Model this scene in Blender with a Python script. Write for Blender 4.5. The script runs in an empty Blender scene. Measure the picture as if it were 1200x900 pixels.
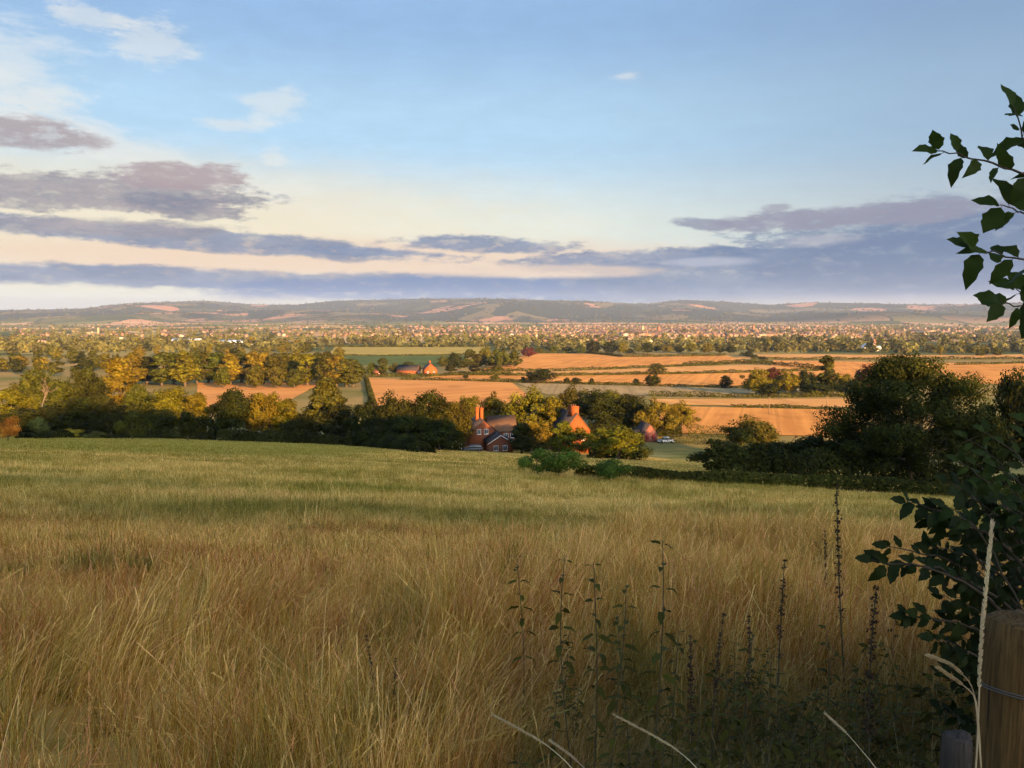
import bpy, math, random
import numpy as np
from mathutils import Vector

random.seed(4)
RNG = np.random.default_rng(7)
scene = bpy.context.scene
COL = scene.collection

# ------------------------------------------------------------------ camera frame
F = 942.0
CAM = np.array([0.0, 0.0, 1.6])
PITCH = math.atan(84 / F)
EXPOSURE = 2.45
SUN_EL, SUN_AZ = math.radians(11.0), math.radians(30.0)     # azimuth: behind the viewer, to the right


def ray(px, py):
    xc, yc = (px - 600) / F, (450 - py) / F
    return np.array([xc, math.cos(PITCH) + yc * math.sin(PITCH), -math.sin(PITCH) + yc * math.cos(PITCH)])


def at(px, py, Y):
    d = ray(px, py)
    return CAM + d * (Y / d[1])


def xat(px, Y, py=450):
    return float(at(px, py, Y)[0])


# ------------------------------------------------------------------ terrain
_pY = np.log(np.array([1, 150, 200, 300, 400, 600, 900, 1500, 2500, 4000, 6000, 40000.]))
_pZ = np.array([-31.0, -32.3, -33.0, -34.4, -36.3, -40.0, -45.0, -52.0, -63.0, -74.0, -82.0, -82.0])
_lg = np.linspace(_pY[0], _pY[-1], 800)
_zz = np.interp(_lg, _pY, _pZ)
_k = np.hanning(41); _k /= _k.sum()
_zs = np.convolve(np.pad(_zz, 20, mode='edge'), _k, mode='valid')


def floor_z(R):
    return np.interp(np.log(np.maximum(R, 1.0)), _lg, _zs)


_sky_px = np.array([-900, -300, 0, 60, 100, 150, 200, 240, 300, 350, 400, 450, 500, 560, 640, 700, 760, 800, 850, 900, 950, 1000, 1100, 1200, 1600, 2200.])
_sky_py = np.array([361, 362, 364, 363, 362, 357, 355, 353.5, 357.5, 358, 354, 352, 350, 350.5, 352, 354, 357, 354, 355, 358, 356, 357, 358, 358, 357, 360.])
_sky_az = np.arctan((_sky_px - 600) / F)


def smooth(a, b, x):
    t = np.clip((x - a) / (b - a), 0, 1)
    return t * t * (3 - 2 * t)


def h(x, y):
    x = np.asarray(x, float); y = np.asarray(y, float)
    R = np.hypot(x, y)
    # the meadow: a hillside falling away from the viewer
    u = x / np.sqrt(y * y + 20.0 ** 2)
    u = np.clip(u, -1.6, 1.6)
    s = 0.168 + 0.05 * u + 0.02 * u * u
    plane = -s * y
    # unseen hill crest behind the viewer, heights shaped to set the shadow line
    back = smooth(6, 95, -y)
    crest = 0.072 * np.minimum(-y, 110) * smooth(4, 40, -y) + back * np.interp(x, [-400, 45, 68, 95, 108, 120, 133, 142, 150, 190, 240, 400], [6, 6, 18, 17, 15, 15, 13, 8, 4.2, 3.5, 3.5, 6])
    plane = np.where(y < 0, 0.168 * np.minimum(-y, 110) + 0.02 * x * smooth(5, 60, -y) + crest, plane)
    small = 0.05 * np.sin(x * 0.9 + 1.3 * np.sin(y * .55)) * np.sin(y * 0.7 + 1) + 0.12 * np.sin(x * .21 + 2) * np.sin(y * .17 + .4)
    plane = plane + small * smooth(1, 9, R)
    fl = floor_z(np.where(y > 0, R * 0.35 + np.maximum(y, 1) * 0.65, R))
    fl = fl + 0.5 * np.sin(x / 47 + 1.0) * np.sin(y / 61) * smooth(180, 400, R) + 1.4 * np.sin(x / 310 + 0.7 * np.sin(y / 520)) * np.sin(y / 370 + 1) * smooth(500, 1500, R)
    k = 1.6                                              # smooth maximum of hillside and valley floor
    d = (plane - fl) / k
    near = fl + k * np.logaddexp(0, np.clip(d, -60, 60)) + np.where(d > 60, plane - fl - 60 * k, 0)
    z = np.where((y > -400) & (R < 900), near, fl)
    z = np.where(y < -130, np.where(y < -130, near, near), z)
    # far ridge
    az = np.arctan2(x, np.maximum(y, 1e-3))
    az = np.where(y <= 0, np.sign(x) * 1.2, az)
    R = np.where((R > 4500) & (y > 0), R + smooth(4500, 5600, R) * (1 - smooth(10500, 12400, R)) * (420 * np.sin(az * 11 + 1) + 260 * np.sin(az * 29 + 2)), R)
    top = 1.6 + (366 - np.interp(az, _sky_az, _sky_py)) / F * 12500 * np.cos(np.clip(az, -1, 1)) ** -1 * np.cos(np.clip(az, -1, 1))
    rise = smooth(6200, 12500, R)
    und = (38 * np.sin(x / 900 + 1.2) * np.sin(R / 700 + 0.4 * np.sin(x / 1300)) + 22 * np.sin(x / 370 + 2) * np.sin(R / 430)) * smooth(6300, 7600, R) * (1 - smooth(10800, 12400, R))
    hill = z + (top - z) * rise + und * 1.1
    hill = np.where(R > 12500, top - (R - 12500) * 0.03, hill)
    return np.where(R > 6200, hill, z)


def hz(x, y):
    return float(h(x, y))


def ground_at(px, py, lo=2.0, hi=5000.0):
    d = ray(px, py)
    ts = np.geomspace(lo, hi, 6000)
    P = CAM[None] + d[None] * ts[:, None]
    below = P[:, 2] < h(P[:, 0], P[:, 1])
    i = int(np.argmax(below)) if below.any() else len(ts) - 1
    return P[i]


# ------------------------------------------------------------------ mesh helpers
def mesh_np(name, verts, faces, mat=None, attrs=None, mat_idx=None, smooth_shade=False):
    """verts (n,3); faces: (m,k) array or list of such arrays of equal row length each."""
    if not isinstance(faces, list):
        faces = [faces]
    faces = [np.asarray(f, np.int32) for f in faces if len(f)]
    me = bpy.data.meshes.new(name)
    verts = np.asarray(verts, np.float32)
    me.vertices.add(len(verts)); me.vertices.foreach_set('co', verts.ravel())
    loops = np.concatenate([f.ravel() for f in faces])
    tot = np.concatenate([np.full(len(f), f.shape[1], np.int32) for f in faces])
    start = np.concatenate([[0], np.cumsum(tot)[:-1]]).astype(np.int32)
    me.loops.add(len(loops)); me.loops.foreach_set('vertex_index', loops)
    me.polygons.add(len(tot)); me.polygons.foreach_set('loop_start', start); me.polygons.foreach_set('loop_total', tot)
    if mat_idx is not None:
        me.polygons.foreach_set('material_index', np.asarray(mat_idx, np.int32))
    for m in (mat if isinstance(mat, (list, tuple)) else [mat]):
        if m: me.materials.append(m)
    for k, v in (attrs or {}).items():
        v = np.asarray(v, np.float32)
        if v.ndim == 1:
            a = me.attributes.new(k, 'FLOAT', 'POINT'); a.data.foreach_set('value', v)
        else:
            a = me.attributes.new(k, 'FLOAT_COLOR', 'POINT')
            a.data.foreach_set('color', np.concatenate([v, np.ones((len(v), 1), np.float32)], 1).ravel())
    me.update(calc_edges=True)
    if smooth_shade:
        me.polygons.foreach_set('use_smooth', np.ones(len(tot), bool))
    return me


class MB:
    """collects vertices / quads / tris, makes one mesh"""
    def __init__(s):
        s.v = []; s.q = []; s.t = []; s.n = 0; s.attr = []

    def add(s, v, q=None, t=None, tone=None):
        v = np.asarray(v, float).reshape(-1, 3)
        if q is not None and len(q): s.q.append(np.asarray(q, int) + s.n)
        if t is not None and len(t): s.t.append(np.asarray(t, int) + s.n)
        s.v.append(v); s.n += len(v)
        s.attr.append(np.full(len(v), 0.5) if tone is None else np.broadcast_to(np.asarray(tone, float), (len(v),)))
        return s

    def box(s, c, size, rz=0.0, tone=None):
        c = np.asarray(c, float); a = np.asarray(size, float) / 2
        co = np.array([[x, y, z] for z in (-1, 1) for y in (-1, 1) for x in (-1, 1)], float) * a
        cs, sn = math.cos(rz), math.sin(rz)
        co = np.stack([co[:, 0] * cs - co[:, 1] * sn, co[:, 0] * sn + co[:, 1] * cs, co[:, 2]], 1) + c
        return s.add(co, [[0, 2, 3, 1], [4, 5, 7, 6], [0, 1, 5, 4], [2, 6, 7, 3], [0, 4, 6, 2], [1, 3, 7, 5]], tone=tone)

    def tube(s, pts, rad, n=6, cap=True, tone=None):
        pts = np.asarray(pts, float); rad = np.broadcast_to(np.asarray(rad, float), (len(pts),))
        T = np.gradient(pts, axis=0); T /= np.linalg.norm(T, axis=1, keepdims=True) + 1e-9
        ref = np.where(np.abs(T[:, 2:3]) > 0.9, [[1., 0, 0]], [[0, 0, 1.]])
        A = np.cross(T, ref); A /= np.linalg.norm(A, axis=1, keepdims=True) + 1e-9
        B = np.cross(T, A)
        an = np.linspace(0, 2 * math.pi, n, endpoint=False)
        ring = pts[:, None] + rad[:, None, None] * (np.cos(an)[None, :, None] * A[:, None] + np.sin(an)[None, :, None] * B[:, None])
        m = len(pts)
        i = np.arange(m - 1)[:, None] * n; j = np.arange(n)[None]
        q = np.stack([i + j, i + (j + 1) % n, i + n + (j + 1) % n, i + n + j], -1).reshape(-1, 4)
        v = ring.reshape(-1, 3)
        t = []
        if cap:
            v = np.concatenate([v, pts[:1], pts[-1:]])
            for k in range(n):
                t.append([m * n, (k + 1) % n, k]); t.append([m * n + 1, (m - 1) * n + k, (m - 1) * n + (k + 1) % n])
        return s.add(v, q, t, tone)

    def prism(s, prof, axis_len, origin=(0, 0, 0), rz=0.0):
        """profile (x,z) polygon extruded along +y (local), n-gon ends triangulated as fan"""
        prof = np.asarray(prof, float); n = len(prof)
        v = np.concatenate([np.stack([prof[:, 0], np.full(n, y), prof[:, 1]], 1) for y in (0, axis_len)])
        cs, sn = math.cos(rz), math.sin(rz)
        v = np.stack([v[:, 0] * cs - v[:, 1] * sn, v[:, 0] * sn + v[:, 1] * cs, v[:, 2]], 1) + np.asarray(origin, float)
        q = [[k, (k + 1) % n, n + (k + 1) % n, n + k] for k in range(n)]
        t = []
        for k in range(1, n - 1):
            t.append([0, k + 1, k]); t.append([n, n + k, n + k + 1])
        return s.add(v, q, t)

    def mesh(s, name, mat, smooth_shade=False):
        v = np.concatenate(s.v)
        fs = []
        if s.q: fs.append(np.concatenate(s.q))
        if s.t: fs.append(np.concatenate(s.t))
        return mesh_np(name, v, fs, mat, {'tone': np.concatenate(s.attr)}, smooth_shade=smooth_shade)


def link(name, me, parent=None, loc=(0, 0, 0), rz=0.0, scale=(1, 1, 1)):
    o = bpy.data.objects.new(name, me); COL.objects.link(o)
    o.location = loc; o.rotation_euler = (0, 0, rz); o.scale = scale
    if parent: o.parent = parent
    return o


def tag(o, label, cat, group=None, kind=None):
    o['label'] = label; o['category'] = cat
    if group: o['group'] = group
    if kind: o['kind'] = kind
    return o


def empty(name, loc, rz=0.0, scale=(1, 1, 1)):
    o = link(name, None, None, loc, rz, scale)
    o.empty_display_size = 0.3
    return o


# ------------------------------------------------------------------ material helpers
class NT:
    def __init__(s, tree):
        s.t = tree; s.n = tree.nodes; s.l = tree.links

    def new(s, typ, **kw):
        nd = s.n.new(typ)
        for k, v in kw.items(): setattr(nd, k, v)
        return nd

    def put(s, sock, val):
        if hasattr(val, 'is_output') or isinstance(val, bpy.types.NodeSocket): s.l.new(val, sock)
        else:
            if sock.type == 'RGBA' and len(val) == 3: val = (*val, 1)
            sock.default_value = val

    def math(s, op, a, b=0.0, c=0.0, clamp=False):
        nd = s.new('ShaderNodeMath', operation=op, use_clamp=clamp)
        s.put(nd.inputs[0], a); s.put(nd.inputs[1], b); s.put(nd.inputs[2], c)
        return nd.outputs[0]

    def sstep(s, x, a, b, lo=0.0, hi=1.0):
        nd = s.new('ShaderNodeMapRange', interpolation_type='SMOOTHSTEP')
        s.put(nd.inputs[0], x); s.put(nd.inputs[1], a); s.put(nd.inputs[2], b); s.put(nd.inputs[3], lo); s.put(nd.inputs[4], hi)
        return nd.outputs[0]

    def mix(s, f, a, b, blend='MIX'):
        nd = s.new('ShaderNodeMix', data_type='RGBA', blend_type=blend)
        s.put(nd.inputs[0], f); s.put(nd.inputs[6], a); s.put(nd.inputs[7], b)
        return nd.outputs[2]

    def noise(s, vec, scale=1.0, detail=3.0, rough=0.55, out=0):
        nd = s.new('ShaderNodeTexNoise')
        s.put(nd.inputs['Vector'], vec); s.put(nd.inputs['Scale'], scale); s.put(nd.inputs['Detail'], detail); s.put(nd.inputs['Roughness'], rough)
        return nd.outputs[out]

    def vmul(s, vec, k):
        nd = s.new('ShaderNodeVectorMath', operation='MULTIPLY')
        s.put(nd.inputs[0], vec); s.put(nd.inputs[1], k)
        return nd.outputs[0]

    def vadd(s, vec, k):
        nd = s.new('ShaderNodeVectorMath', operation='ADD')
        s.put(nd.inputs[0], vec); s.put(nd.inputs[1], k)
        return nd.outputs[0]

    def ramp(s, f, stops, interp='LINEAR'):
        nd = s.new('ShaderNodeValToRGB'); r = nd.color_ramp; r.interpolation = interp
        while len(r.elements) < len(stops): r.elements.new(0.5)
        for e, (p, c) in zip(r.elements, stops):
            e.position = p; e.color = (*c, 1)
        s.put(nd.inputs[0], f)
        return nd.outputs[0]


def material(name):
    m = bpy.data.materials.new(name); m.use_nodes = True
    nt = NT(m.node_tree); nt.n.clear()
    out = nt.new('ShaderNodeOutputMaterial')
    return m, nt, out


def principled(nt, out, col, rough=0.8, spec=0.2, bump=None, metallic=0.0):
    b = nt.new('ShaderNodeBsdfPrincipled')
    nt.put(b.inputs['Base Color'], col); nt.put(b.inputs['Roughness'], rough); nt.put(b.inputs['Specular IOR Level'], spec)
    b.inputs['Metallic'].default_value = metallic
    if bump is not None:
        bp = nt.new('ShaderNodeBump'); bp.inputs['Strength'].default_value = bump[1]; bp.inputs['Distance'].default_value = bump[2]
        nt.l.new(bump[0], bp.inputs['Height']); nt.l.new(bp.outputs[0], b.inputs['Normal'])
    nt.l.new(b.outputs[0], out.inputs[0])
    return b


def wpos(nt): return nt.new('ShaderNodeNewGeometry').outputs['Position']
def opos(nt): return nt.new('ShaderNodeTexCoord').outputs['Object']


def plain(name, col, rough=0.7, var=0.25, scale=3.0, spec=0.2, metallic=0.0, bump=0.0):
    m, nt, out = material(name)
    n = nt.noise(opos(nt), scale, 4.0)
    c = nt.mix(n, tuple(v * (1 - var) for v in col), tuple(min(1, v * (1 + var)) for v in col))
    principled(nt, out, c, rough, spec, (n, bump, 0.02) if bump else None, metallic)
    return m


def leaf_material(name, use_obj_color=True, col=(0.06, 0.08, 0.02), trans=0.3, tone_amt=0.55, nscale=0.25, rough=0.65):
    m, nt, out = material(name)
    base = nt.new('ShaderNodeObjectInfo').outputs['Color'] if use_obj_color else col
    at_ = nt.new('ShaderNodeAttribute'); at_.attribute_name = 'tone'
    tone = at_.outputs['Fac']
    v = nt.math('MULTIPLY_ADD', tone, tone_amt * 2, 1 - tone_amt)
    if not use_obj_color:
        mixc = nt.new('ShaderNodeRGB'); mixc.outputs[0].default_value = (*col, 1); base = mixc.outputs[0]
    nd = nt.new('ShaderNodeVectorMath', operation='SCALE'); nt.put(nd.inputs[0], base); nt.put(nd.inputs['Scale'], v)
    c = nd.outputs[0]
    n = nt.noise(wpos(nt), nscale, 2.0)
    hs = nt.new('ShaderNodeHueSaturation')
    nt.put(hs.inputs['Hue'], nt.math('MULTIPLY_ADD', n, 0.07, 0.465)); nt.put(hs.inputs['Value'], nt.math('MULTIPLY_ADD', n, 0.7, 0.65)); nt.put(hs.inputs['Color'], c)
    c = hs.outputs[0]
    d = nt.new('ShaderNodeBsdfPrincipled'); nt.put(d.inputs['Base Color'], c); d.inputs['Roughness'].default_value = rough + .1; d.inputs['Specular IOR Level'].default_value = 0.06
    t = nt.new('ShaderNodeBsdfTranslucent'); nt.put(t.inputs[0], c)
    ms = nt.new('ShaderNodeMixShader'); ms.inputs[0].default_value = trans
    nt.l.new(d.outputs[0], ms.inputs[1]); nt.l.new(t.outputs[0], ms.inputs[2]); nt.l.new(ms.outputs[0], out.inputs[0])
    return m


GOLD = (0.52, 0.285, 0.045); STRAW = (0.64, 0.41, 0.10); GREEN = (0.17, 0.17, 0.013); OLIVE = (0.32, 0.23, 0.026); RUST = (0.40, 0.165, 0.034)


def meadow_color(nt, rnd=None):
    """dry and green patches of the hillside, by place on the ground"""
    p = wpos(nt)
    sp = nt.new('ShaderNodeSeparateXYZ'); nt.put(sp.inputs[0], p)
    x, y = sp.outputs[0], sp.outputs[1]
    warp = nt.noise(p, 0.12, 3.0, out=1)
    pw = nt.vadd(nt.vmul(p, (1, 1, 0)), nt.vmul(warp, (3.0, 3.0, 0)))
    streak = nt.noise(nt.vmul(pw, (0.10, 0.30, 0)), 1.0, 4.0, 0.6)
    fine = nt.noise(nt.vmul(pw, (1.0, 1.6, 0)), 1.0, 3.0, 0.6)
    s2 = nt.math('ADD', nt.math('MULTIPLY', streak, 0.72), nt.math('MULTIPLY', fine, 0.28))
    if rnd is not None: s2 = nt.math('ADD', s2, nt.math('MULTIPLY_ADD', rnd, 0.22, -0.11))
    c = nt.ramp(s2, [(0.40, (0.23, 0.20, 0.018)), (0.46, (0.40, 0.28, 0.036)), (0.51, (0.57, 0.35, 0.066)), (0.57, (0.70, 0.46, 0.13))])
    clump = nt.noise(nt.vadd(nt.vmul(pw, (1.1, 1.5, 0)), (9.1, 4.2, 0)), 1.0, 3.0, 0.6)
    # tall straw-coloured grass close by
    near = nt.sstep(nt.math('ADD', y, nt.math('MULTIPLY_ADD', streak, 14.0, -7.0)), 21.0, 9.0)
    s3 = nt.math('ADD', s2, nt.math('MULTIPLY', nt.math('MULTIPLY', nt.sstep(y, 3.0, 8.0), 1.0), 0.05))
    cn = nt.ramp(s3, [(0.37, RUST), (0.46, (0.52, 0.25, 0.040)), (0.56, (0.68, 0.395, 0.088))])
    cn = nt.mix(nt.sstep(clump, 0.545, 0.645), cn, nt.ramp(s2, [(0.4, (0.16, 0.13, 0.014)), (0.6, (0.36, 0.25, 0.036))]))
    cn = nt.mix(nt.math('MULTIPLY', nt.sstep(clump, 0.42, 0.32), 0.6), cn, (0.36, 0.145, 0.035))
    c = nt.mix(near, c, cn)
    nz = nt.math('MULTIPLY_ADD', fine, 1.5, -0.75)

    def ell(cx, cy, rx, ry, soft=0.6):
        dx = nt.math('DIVIDE', nt.math('SUBTRACT', x, cx), rx); dy = nt.math('DIVIDE', nt.math('SUBTRACT', y, cy), ry)
        r = nt.math('SQRT', nt.math('ADD', nt.math('MULTIPLY', dx, dx), nt.math('MULTIPLY', dy, dy)))
        return nt.sstep(nt.math('ADD', r, nz), 1.0 + soft * 0.5, 1.0 - soft * 0.5)
    gcol = nt.mix(nt.sstep(fine, .38, .62), (0.10, 0.115, 0.010), (0.32, 0.25, 0.035))
    for e in ((-3.6, 17.2, 4.2, 2.3), (-6.6, 16.0, 3.0, 2.0), (-0.6, 16.0, 2.2, 1.4), (-14.0, 24.0, 5.0, 1.6), (7.0, 21.0, 3.0, 1.2), (12, 40, 9, 2.0)):
        c = nt.mix(nt.math('MULTIPLY', ell(*e, soft=1.2), 0.55), c, gcol)
    # the mown-looking green strip far down on the left
    band = nt.math('MULTIPLY', nt.sstep(y, 48.0, 66.0), nt.sstep(nt.math('ADD', x, nt.math('MULTIPLY', y, 0.10)), -4.0, -12.0))
    c = nt.mix(nt.math('MULTIPLY', band, 0.8), c, nt.mix(fine, (0.21, 0.205, 0.020), (0.36, 0.28, 0.04)))
    # lush, weedy corner on the near right, the hedge's shade put into its colour
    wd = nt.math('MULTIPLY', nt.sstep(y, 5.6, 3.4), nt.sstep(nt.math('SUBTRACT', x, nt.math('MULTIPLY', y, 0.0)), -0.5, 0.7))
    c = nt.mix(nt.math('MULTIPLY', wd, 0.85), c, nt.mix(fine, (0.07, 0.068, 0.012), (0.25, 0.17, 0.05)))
    return c, fine, p, y


def grass_material():
    m, nt, out = material('meadow grass')
    rnd = nt.new('ShaderNodeObjectInfo').outputs['Random']
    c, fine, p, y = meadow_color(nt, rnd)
    at_ = nt.new('ShaderNodeAttribute'); at_.attribute_name = 'tone'
    tone = at_.outputs['Fac']
    hs = nt.new('ShaderNodeHueSaturation')
    nt.put(hs.inputs['Hue'], nt.math('MULTIPLY_ADD', rnd, 0.035, 0.482))
    nt.put(hs.inputs['Saturation'], nt.math('MULTIPLY_ADD', tone, -0.3, 1.15))
    nt.put(hs.inputs['Value'], nt.math('MULTIPLY_ADD', tone, 1.45, 0.32)); nt.put(hs.inputs['Color'], c)
    c2 = hs.outputs[0]
    d = nt.new('ShaderNodeBsdfPrincipled'); nt.put(d.inputs['Base Color'], c2); d.inputs['Roughness'].default_value = 0.6; d.inputs['Specular IOR Level'].default_value = 0.2
    t = nt.new('ShaderNodeBsdfTranslucent'); nt.put(t.inputs[0], c2)
    ms = nt.new('ShaderNodeMixShader'); ms.inputs[0].default_value = 0.42
    nt.l.new(d.outputs[0], ms.inputs[1]); nt.l.new(t.outputs[0], ms.inputs[2]); nt.l.new(ms.outputs[0], out.inputs[0])
    return m


def terrain_material():
    m, nt, out = material('countryside ground')
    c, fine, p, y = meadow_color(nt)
    c = nt.mix(nt.sstep(y, 9.0, 20.0, 0.45, 0.08), c, (0.10, 0.07, 0.025))
    ln = nt.new('ShaderNodeVectorMath', operation='LENGTH'); nt.put(ln.inputs[0], nt.vmul(p, (1, 1, 0)))
    R = ln.outputs['Value']
    # valley floor close by: rough pasture
    n1 = nt.noise(nt.vmul(p, (1, 1, 0)), 0.012, 5.0, 0.6)
    past = nt.ramp(n1, [(0.35, (0.12, 0.12, 0.03)), (0.5, (0.20, 0.155, 0.05)), (0.65, (0.28, 0.20, 0.075))])
    c = nt.mix(nt.sstep(R, 170.0, 215.0), c, past)
    # far farmland: a patchwork of stubble, pasture, hedged and wooded cells
    warp = nt.noise(p, 0.0012, 3.0, out=1)
    pw = nt.vadd(nt.vmul(p, (1, 1, 0)), nt.vmul(warp, (420.0, 420.0, 0)))

    def patch(sc, seed):
        vo = nt.new('ShaderNodeTexVoronoi', feature='F1', voronoi_dimensions='2D')
        nt.put(vo.inputs['Vector'], nt.vadd(nt.vmul(pw, (sc, sc * 0.55, 0)), (seed, seed, 0))); vo.inputs['Scale'].default_value = 1.0
        ve = nt.new('ShaderNodeTexVoronoi', feature='DISTANCE_TO_EDGE', voronoi_dimensions='2D')
        nt.put(ve.inputs['Vector'], nt.vadd(nt.vmul(pw, (sc, sc * 0.55, 0)), (seed, seed, 0))); ve.inputs['Scale'].default_value = 1.0
        sep = nt.new('ShaderNodeSeparateColor'); nt.put(sep.inputs[0], vo.outputs['Color'])
        return sep.outputs[0], ve.outputs['Distance']
    r1, e1 = patch(1 / 330.0, 3.1)
    far = nt.ramp(r1, [(0.0, (0.06, 0.075, 0.022)), (0.2, (0.15, 0.15, 0.04)), (0.36, (0.40, 0.25, 0.12)), (0.52, (0.22, 0.19, 0.06)), (0.62, (0.47, 0.27, 0.14)), (0.78, (0.09, 0.10, 0.03)), (0.88, (0.42, 0.30, 0.15))], 'CONSTANT')
    edge = nt.sstep(e1, 0.05, 0.02)
    far = nt.mix(edge, far, (0.035, 0.045, 0.015))
    c = nt.mix(nt.sstep(R, 900.0, 1100.0), c, far)
    r2, e2 = patch(1 / 330.0, 7.7)
    hillc = nt.ramp(r2, [(0.0, (0.02, 0.027, 0.011)), (0.34, (0.05, 0.055, 0.02)), (0.54, (0.11, 0.09, 0.035)), (0.70, (0.03, 0.035, 0.014)), (0.86, (0.30, 0.155, 0.085))], 'CONSTANT')
    wood = nt.noise(nt.vmul(p, (1, 0.6, 0)), 0.0011, 5.0, 0.65)
    hillc = nt.mix(nt.sstep(wood, 0.47, 0.53), hillc, (0.018, 0.023, 0.010))
    c = nt.mix(nt.sstep(R, 6300.0, 7600.0), c, hillc)
    principled(nt, out, c, 0.95, 0.05, (fine, 0.5, 0.05))
    return m


def field_material(name, col, col2, ang=0.0, rows=0.9):
    m, nt, out = material(name)
    p = wpos(nt)
    mp = nt.new('ShaderNodeMapping'); mp.inputs['Rotation'].default_value = (0, 0, ang); nt.put(mp.inputs['Vector'], p)
    n = nt.noise(nt.vmul(mp.outputs[0], (0.25, 0.012, 0)), 1.0, 4.0, 0.6)
    n2 = nt.noise(nt.vmul(p, (0.02, 0.03, 0)), 1.0, 4.0, 0.6)
    f = nt.math('ADD', nt.math('MULTIPLY', n, 0.6), nt.math('MULTIPLY', n2, 0.4))
    f = nt.sstep(f, 0.38, 0.62)
    sx = nt.new('ShaderNodeSeparateXYZ'); nt.put(sx.inputs[0], mp.outputs[0])
    fr = nt.math('ABSOLUTE', nt.math('SUBTRACT', nt.math('FRACT', nt.math('DIVIDE', sx.outputs[0], 12.0)), 0.5))
    tram = nt.math('MULTIPLY', nt.sstep(fr, 0.07, 0.03), 0.3)
    patchy = nt.noise(nt.vmul(p, (0.05, 0.02, 0)), 1.0, 5.0, 0.65)
    cc = nt.mix(f, col, col2)
    cc = nt.mix(nt.sstep(patchy, 0.52, 0.7, 0, .5), cc, tuple(v * .6 for v in col))
    cc = nt.mix(tram, cc, tuple(v * .5 for v in col))
    principled(nt, out, cc, 0.95, 0.05)
    return m


def brick_material(name, c1, c2, mortar, scale=9.0):
    m, nt, out = material(name)
    p = opos(nt)
    # bricks on walls: run along x+y, courses along z
    sp = nt.new('ShaderNodeSeparateXYZ'); nt.put(sp.inputs[0], p)
    cb = nt.new('ShaderNodeCombineXYZ'); nt.put(cb.inputs[0], nt.math('ADD', sp.outputs[0], sp.outputs[1])); nt.put(cb.inputs[1], sp.outputs[2])
    b = nt.new('ShaderNodeTexBrick'); nt.put(b.inputs['Vector'], cb.outputs[0])
    b.inputs['Scale'].default_value = 1.0; b.inputs['Brick Width'].default_value = 0.225; b.inputs['Row Height'].default_value = 0.075; b.inputs['Mortar Size'].default_value = 0.008
    nt.put(b.inputs['Color1'], c1); nt.put(b.inputs['Color2'], c2); nt.put(b.inputs['Mortar'], mortar)
    n = nt.noise(p, 0.8, 5.0, 0.65)
    c = nt.mix(nt.math('MULTIPLY', n, 0.5), b.outputs['Color'], tuple(v * 0.55 for v in c1))
    principled(nt, out, c, 0.9, 0.1)
    return m


def tile_material(name, c1, c2):
    m, nt, out = material(name)
    p = opos(nt)
    sp = nt.new('ShaderNodeSeparateXYZ'); nt.put(sp.inputs[0], p)
    w = nt.math('FRACT', nt.math('MULTIPLY', sp.outputs[2], 5.5))
    n = nt.noise(p, 1.3, 5.0, 0.7)
    c = nt.mix(n, c1, c2)
    c = nt.mix(nt.sstep(w, 0.2, 0.0), c, tuple(v * 0.45 for v in c1))
    principled(nt, out, c, 0.75, 0.2, (w, 0.4, 0.03))
    return m


def wood_material(name, c1, c2):
    m, nt, out = material(name)
    p = opos(nt)
    n = nt.noise(nt.vmul(p, (150, 150, 7)), 1.0, 6.0, 0.65)
    n2 = nt.noise(nt.vmul(p, (30, 30, 5)), 1.0, 4.0, 0.6)
    crack = nt.sstep(nt.noise(nt.vmul(p, (120, 120, 3.2)), 1.0, 3.0, 0.5), 0.62, 0.68)
    c = nt.mix(nt.sstep(n, 0.3, 0.7), c1, c2)
    c = nt.mix(nt.math('MULTIPLY', n2, 0.6), c, tuple(v * 0.5 for v in c1))
    c = nt.mix(crack, c, (0.02, 0.013, 0.008))
    principled(nt, out, c, 0.85, 0.15, (n, 1.0, 0.006))
    return m


M = {}
M['leaf'] = leaf_material('tree foliage', tone_amt=.85)
M['hedge'] = leaf_material('hedge foliage', nscale=0.6)
M['bark'] = plain('tree bark', (0.10, 0.075, 0.05), 0.95, 0.4, 6.0, 0.05)
M['palebark'] = plain('pale dead wood', (0.15, 0.11, 0.085), 0.95, 0.25, 6.0, 0.05)
M['terrain'] = terrain_material()
M['grass'] = grass_material()
M['stubble'] = field_material('stubble', (0.41, 0.178, 0.042), (0.57, 0.268, 0.066), 0.3)
M['stubble2'] = field_material('pale stubble', (0.43, 0.22, 0.066), (0.55, 0.30, 0.10), -0.4)
M['plough'] = field_material('ripe pinkish field', (0.42, 0.188, 0.054), (0.54, 0.262, 0.074), 0.9)
M['dull'] = field_material('grazed dull field', (0.22, 0.17, 0.08), (0.31, 0.23, 0.11), 0.1)
M['greenf'] = field_material('green pasture', (0.24, 0.20, 0.05), (0.34, 0.27, 0.07), 0.2)
M['dgreenf'] = field_material('deep green pasture', (0.055, 0.085, 0.022), (0.09, 0.12, 0.03), 0.2)
M['brick'] = brick_material('orange red brick', (0.30, 0.072, 0.017), (0.23, 0.056, 0.015), (0.24, 0.10, 0.04))
M['dullbrick'] = brick_material('weathered red brick', (0.20, 0.060, 0.024), (0.15, 0.045, 0.020), (0.19, 0.10, 0.06))
M['pinkbrick'] = brick_material('pink red brick', (0.22, 0.075, 0.05), (0.18, 0.06, 0.042), (0.2, 0.13, 0.1))
M['slate'] = tile_material('dark slates', (0.028, 0.023, 0.023), (0.055, 0.045, 0.042))
M['tile'] = tile_material('weathered clay tiles', (0.085, 0.046, 0.025), (0.15, 0.085, 0.046))
M['white'] = plain('white paint', (0.78, 0.76, 0.72), 0.5, 0.08)
M['glass'] = plain('window glass', (0.03, 0.035, 0.045), 0.12, 0.2, 2.0, 0.6)
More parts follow.
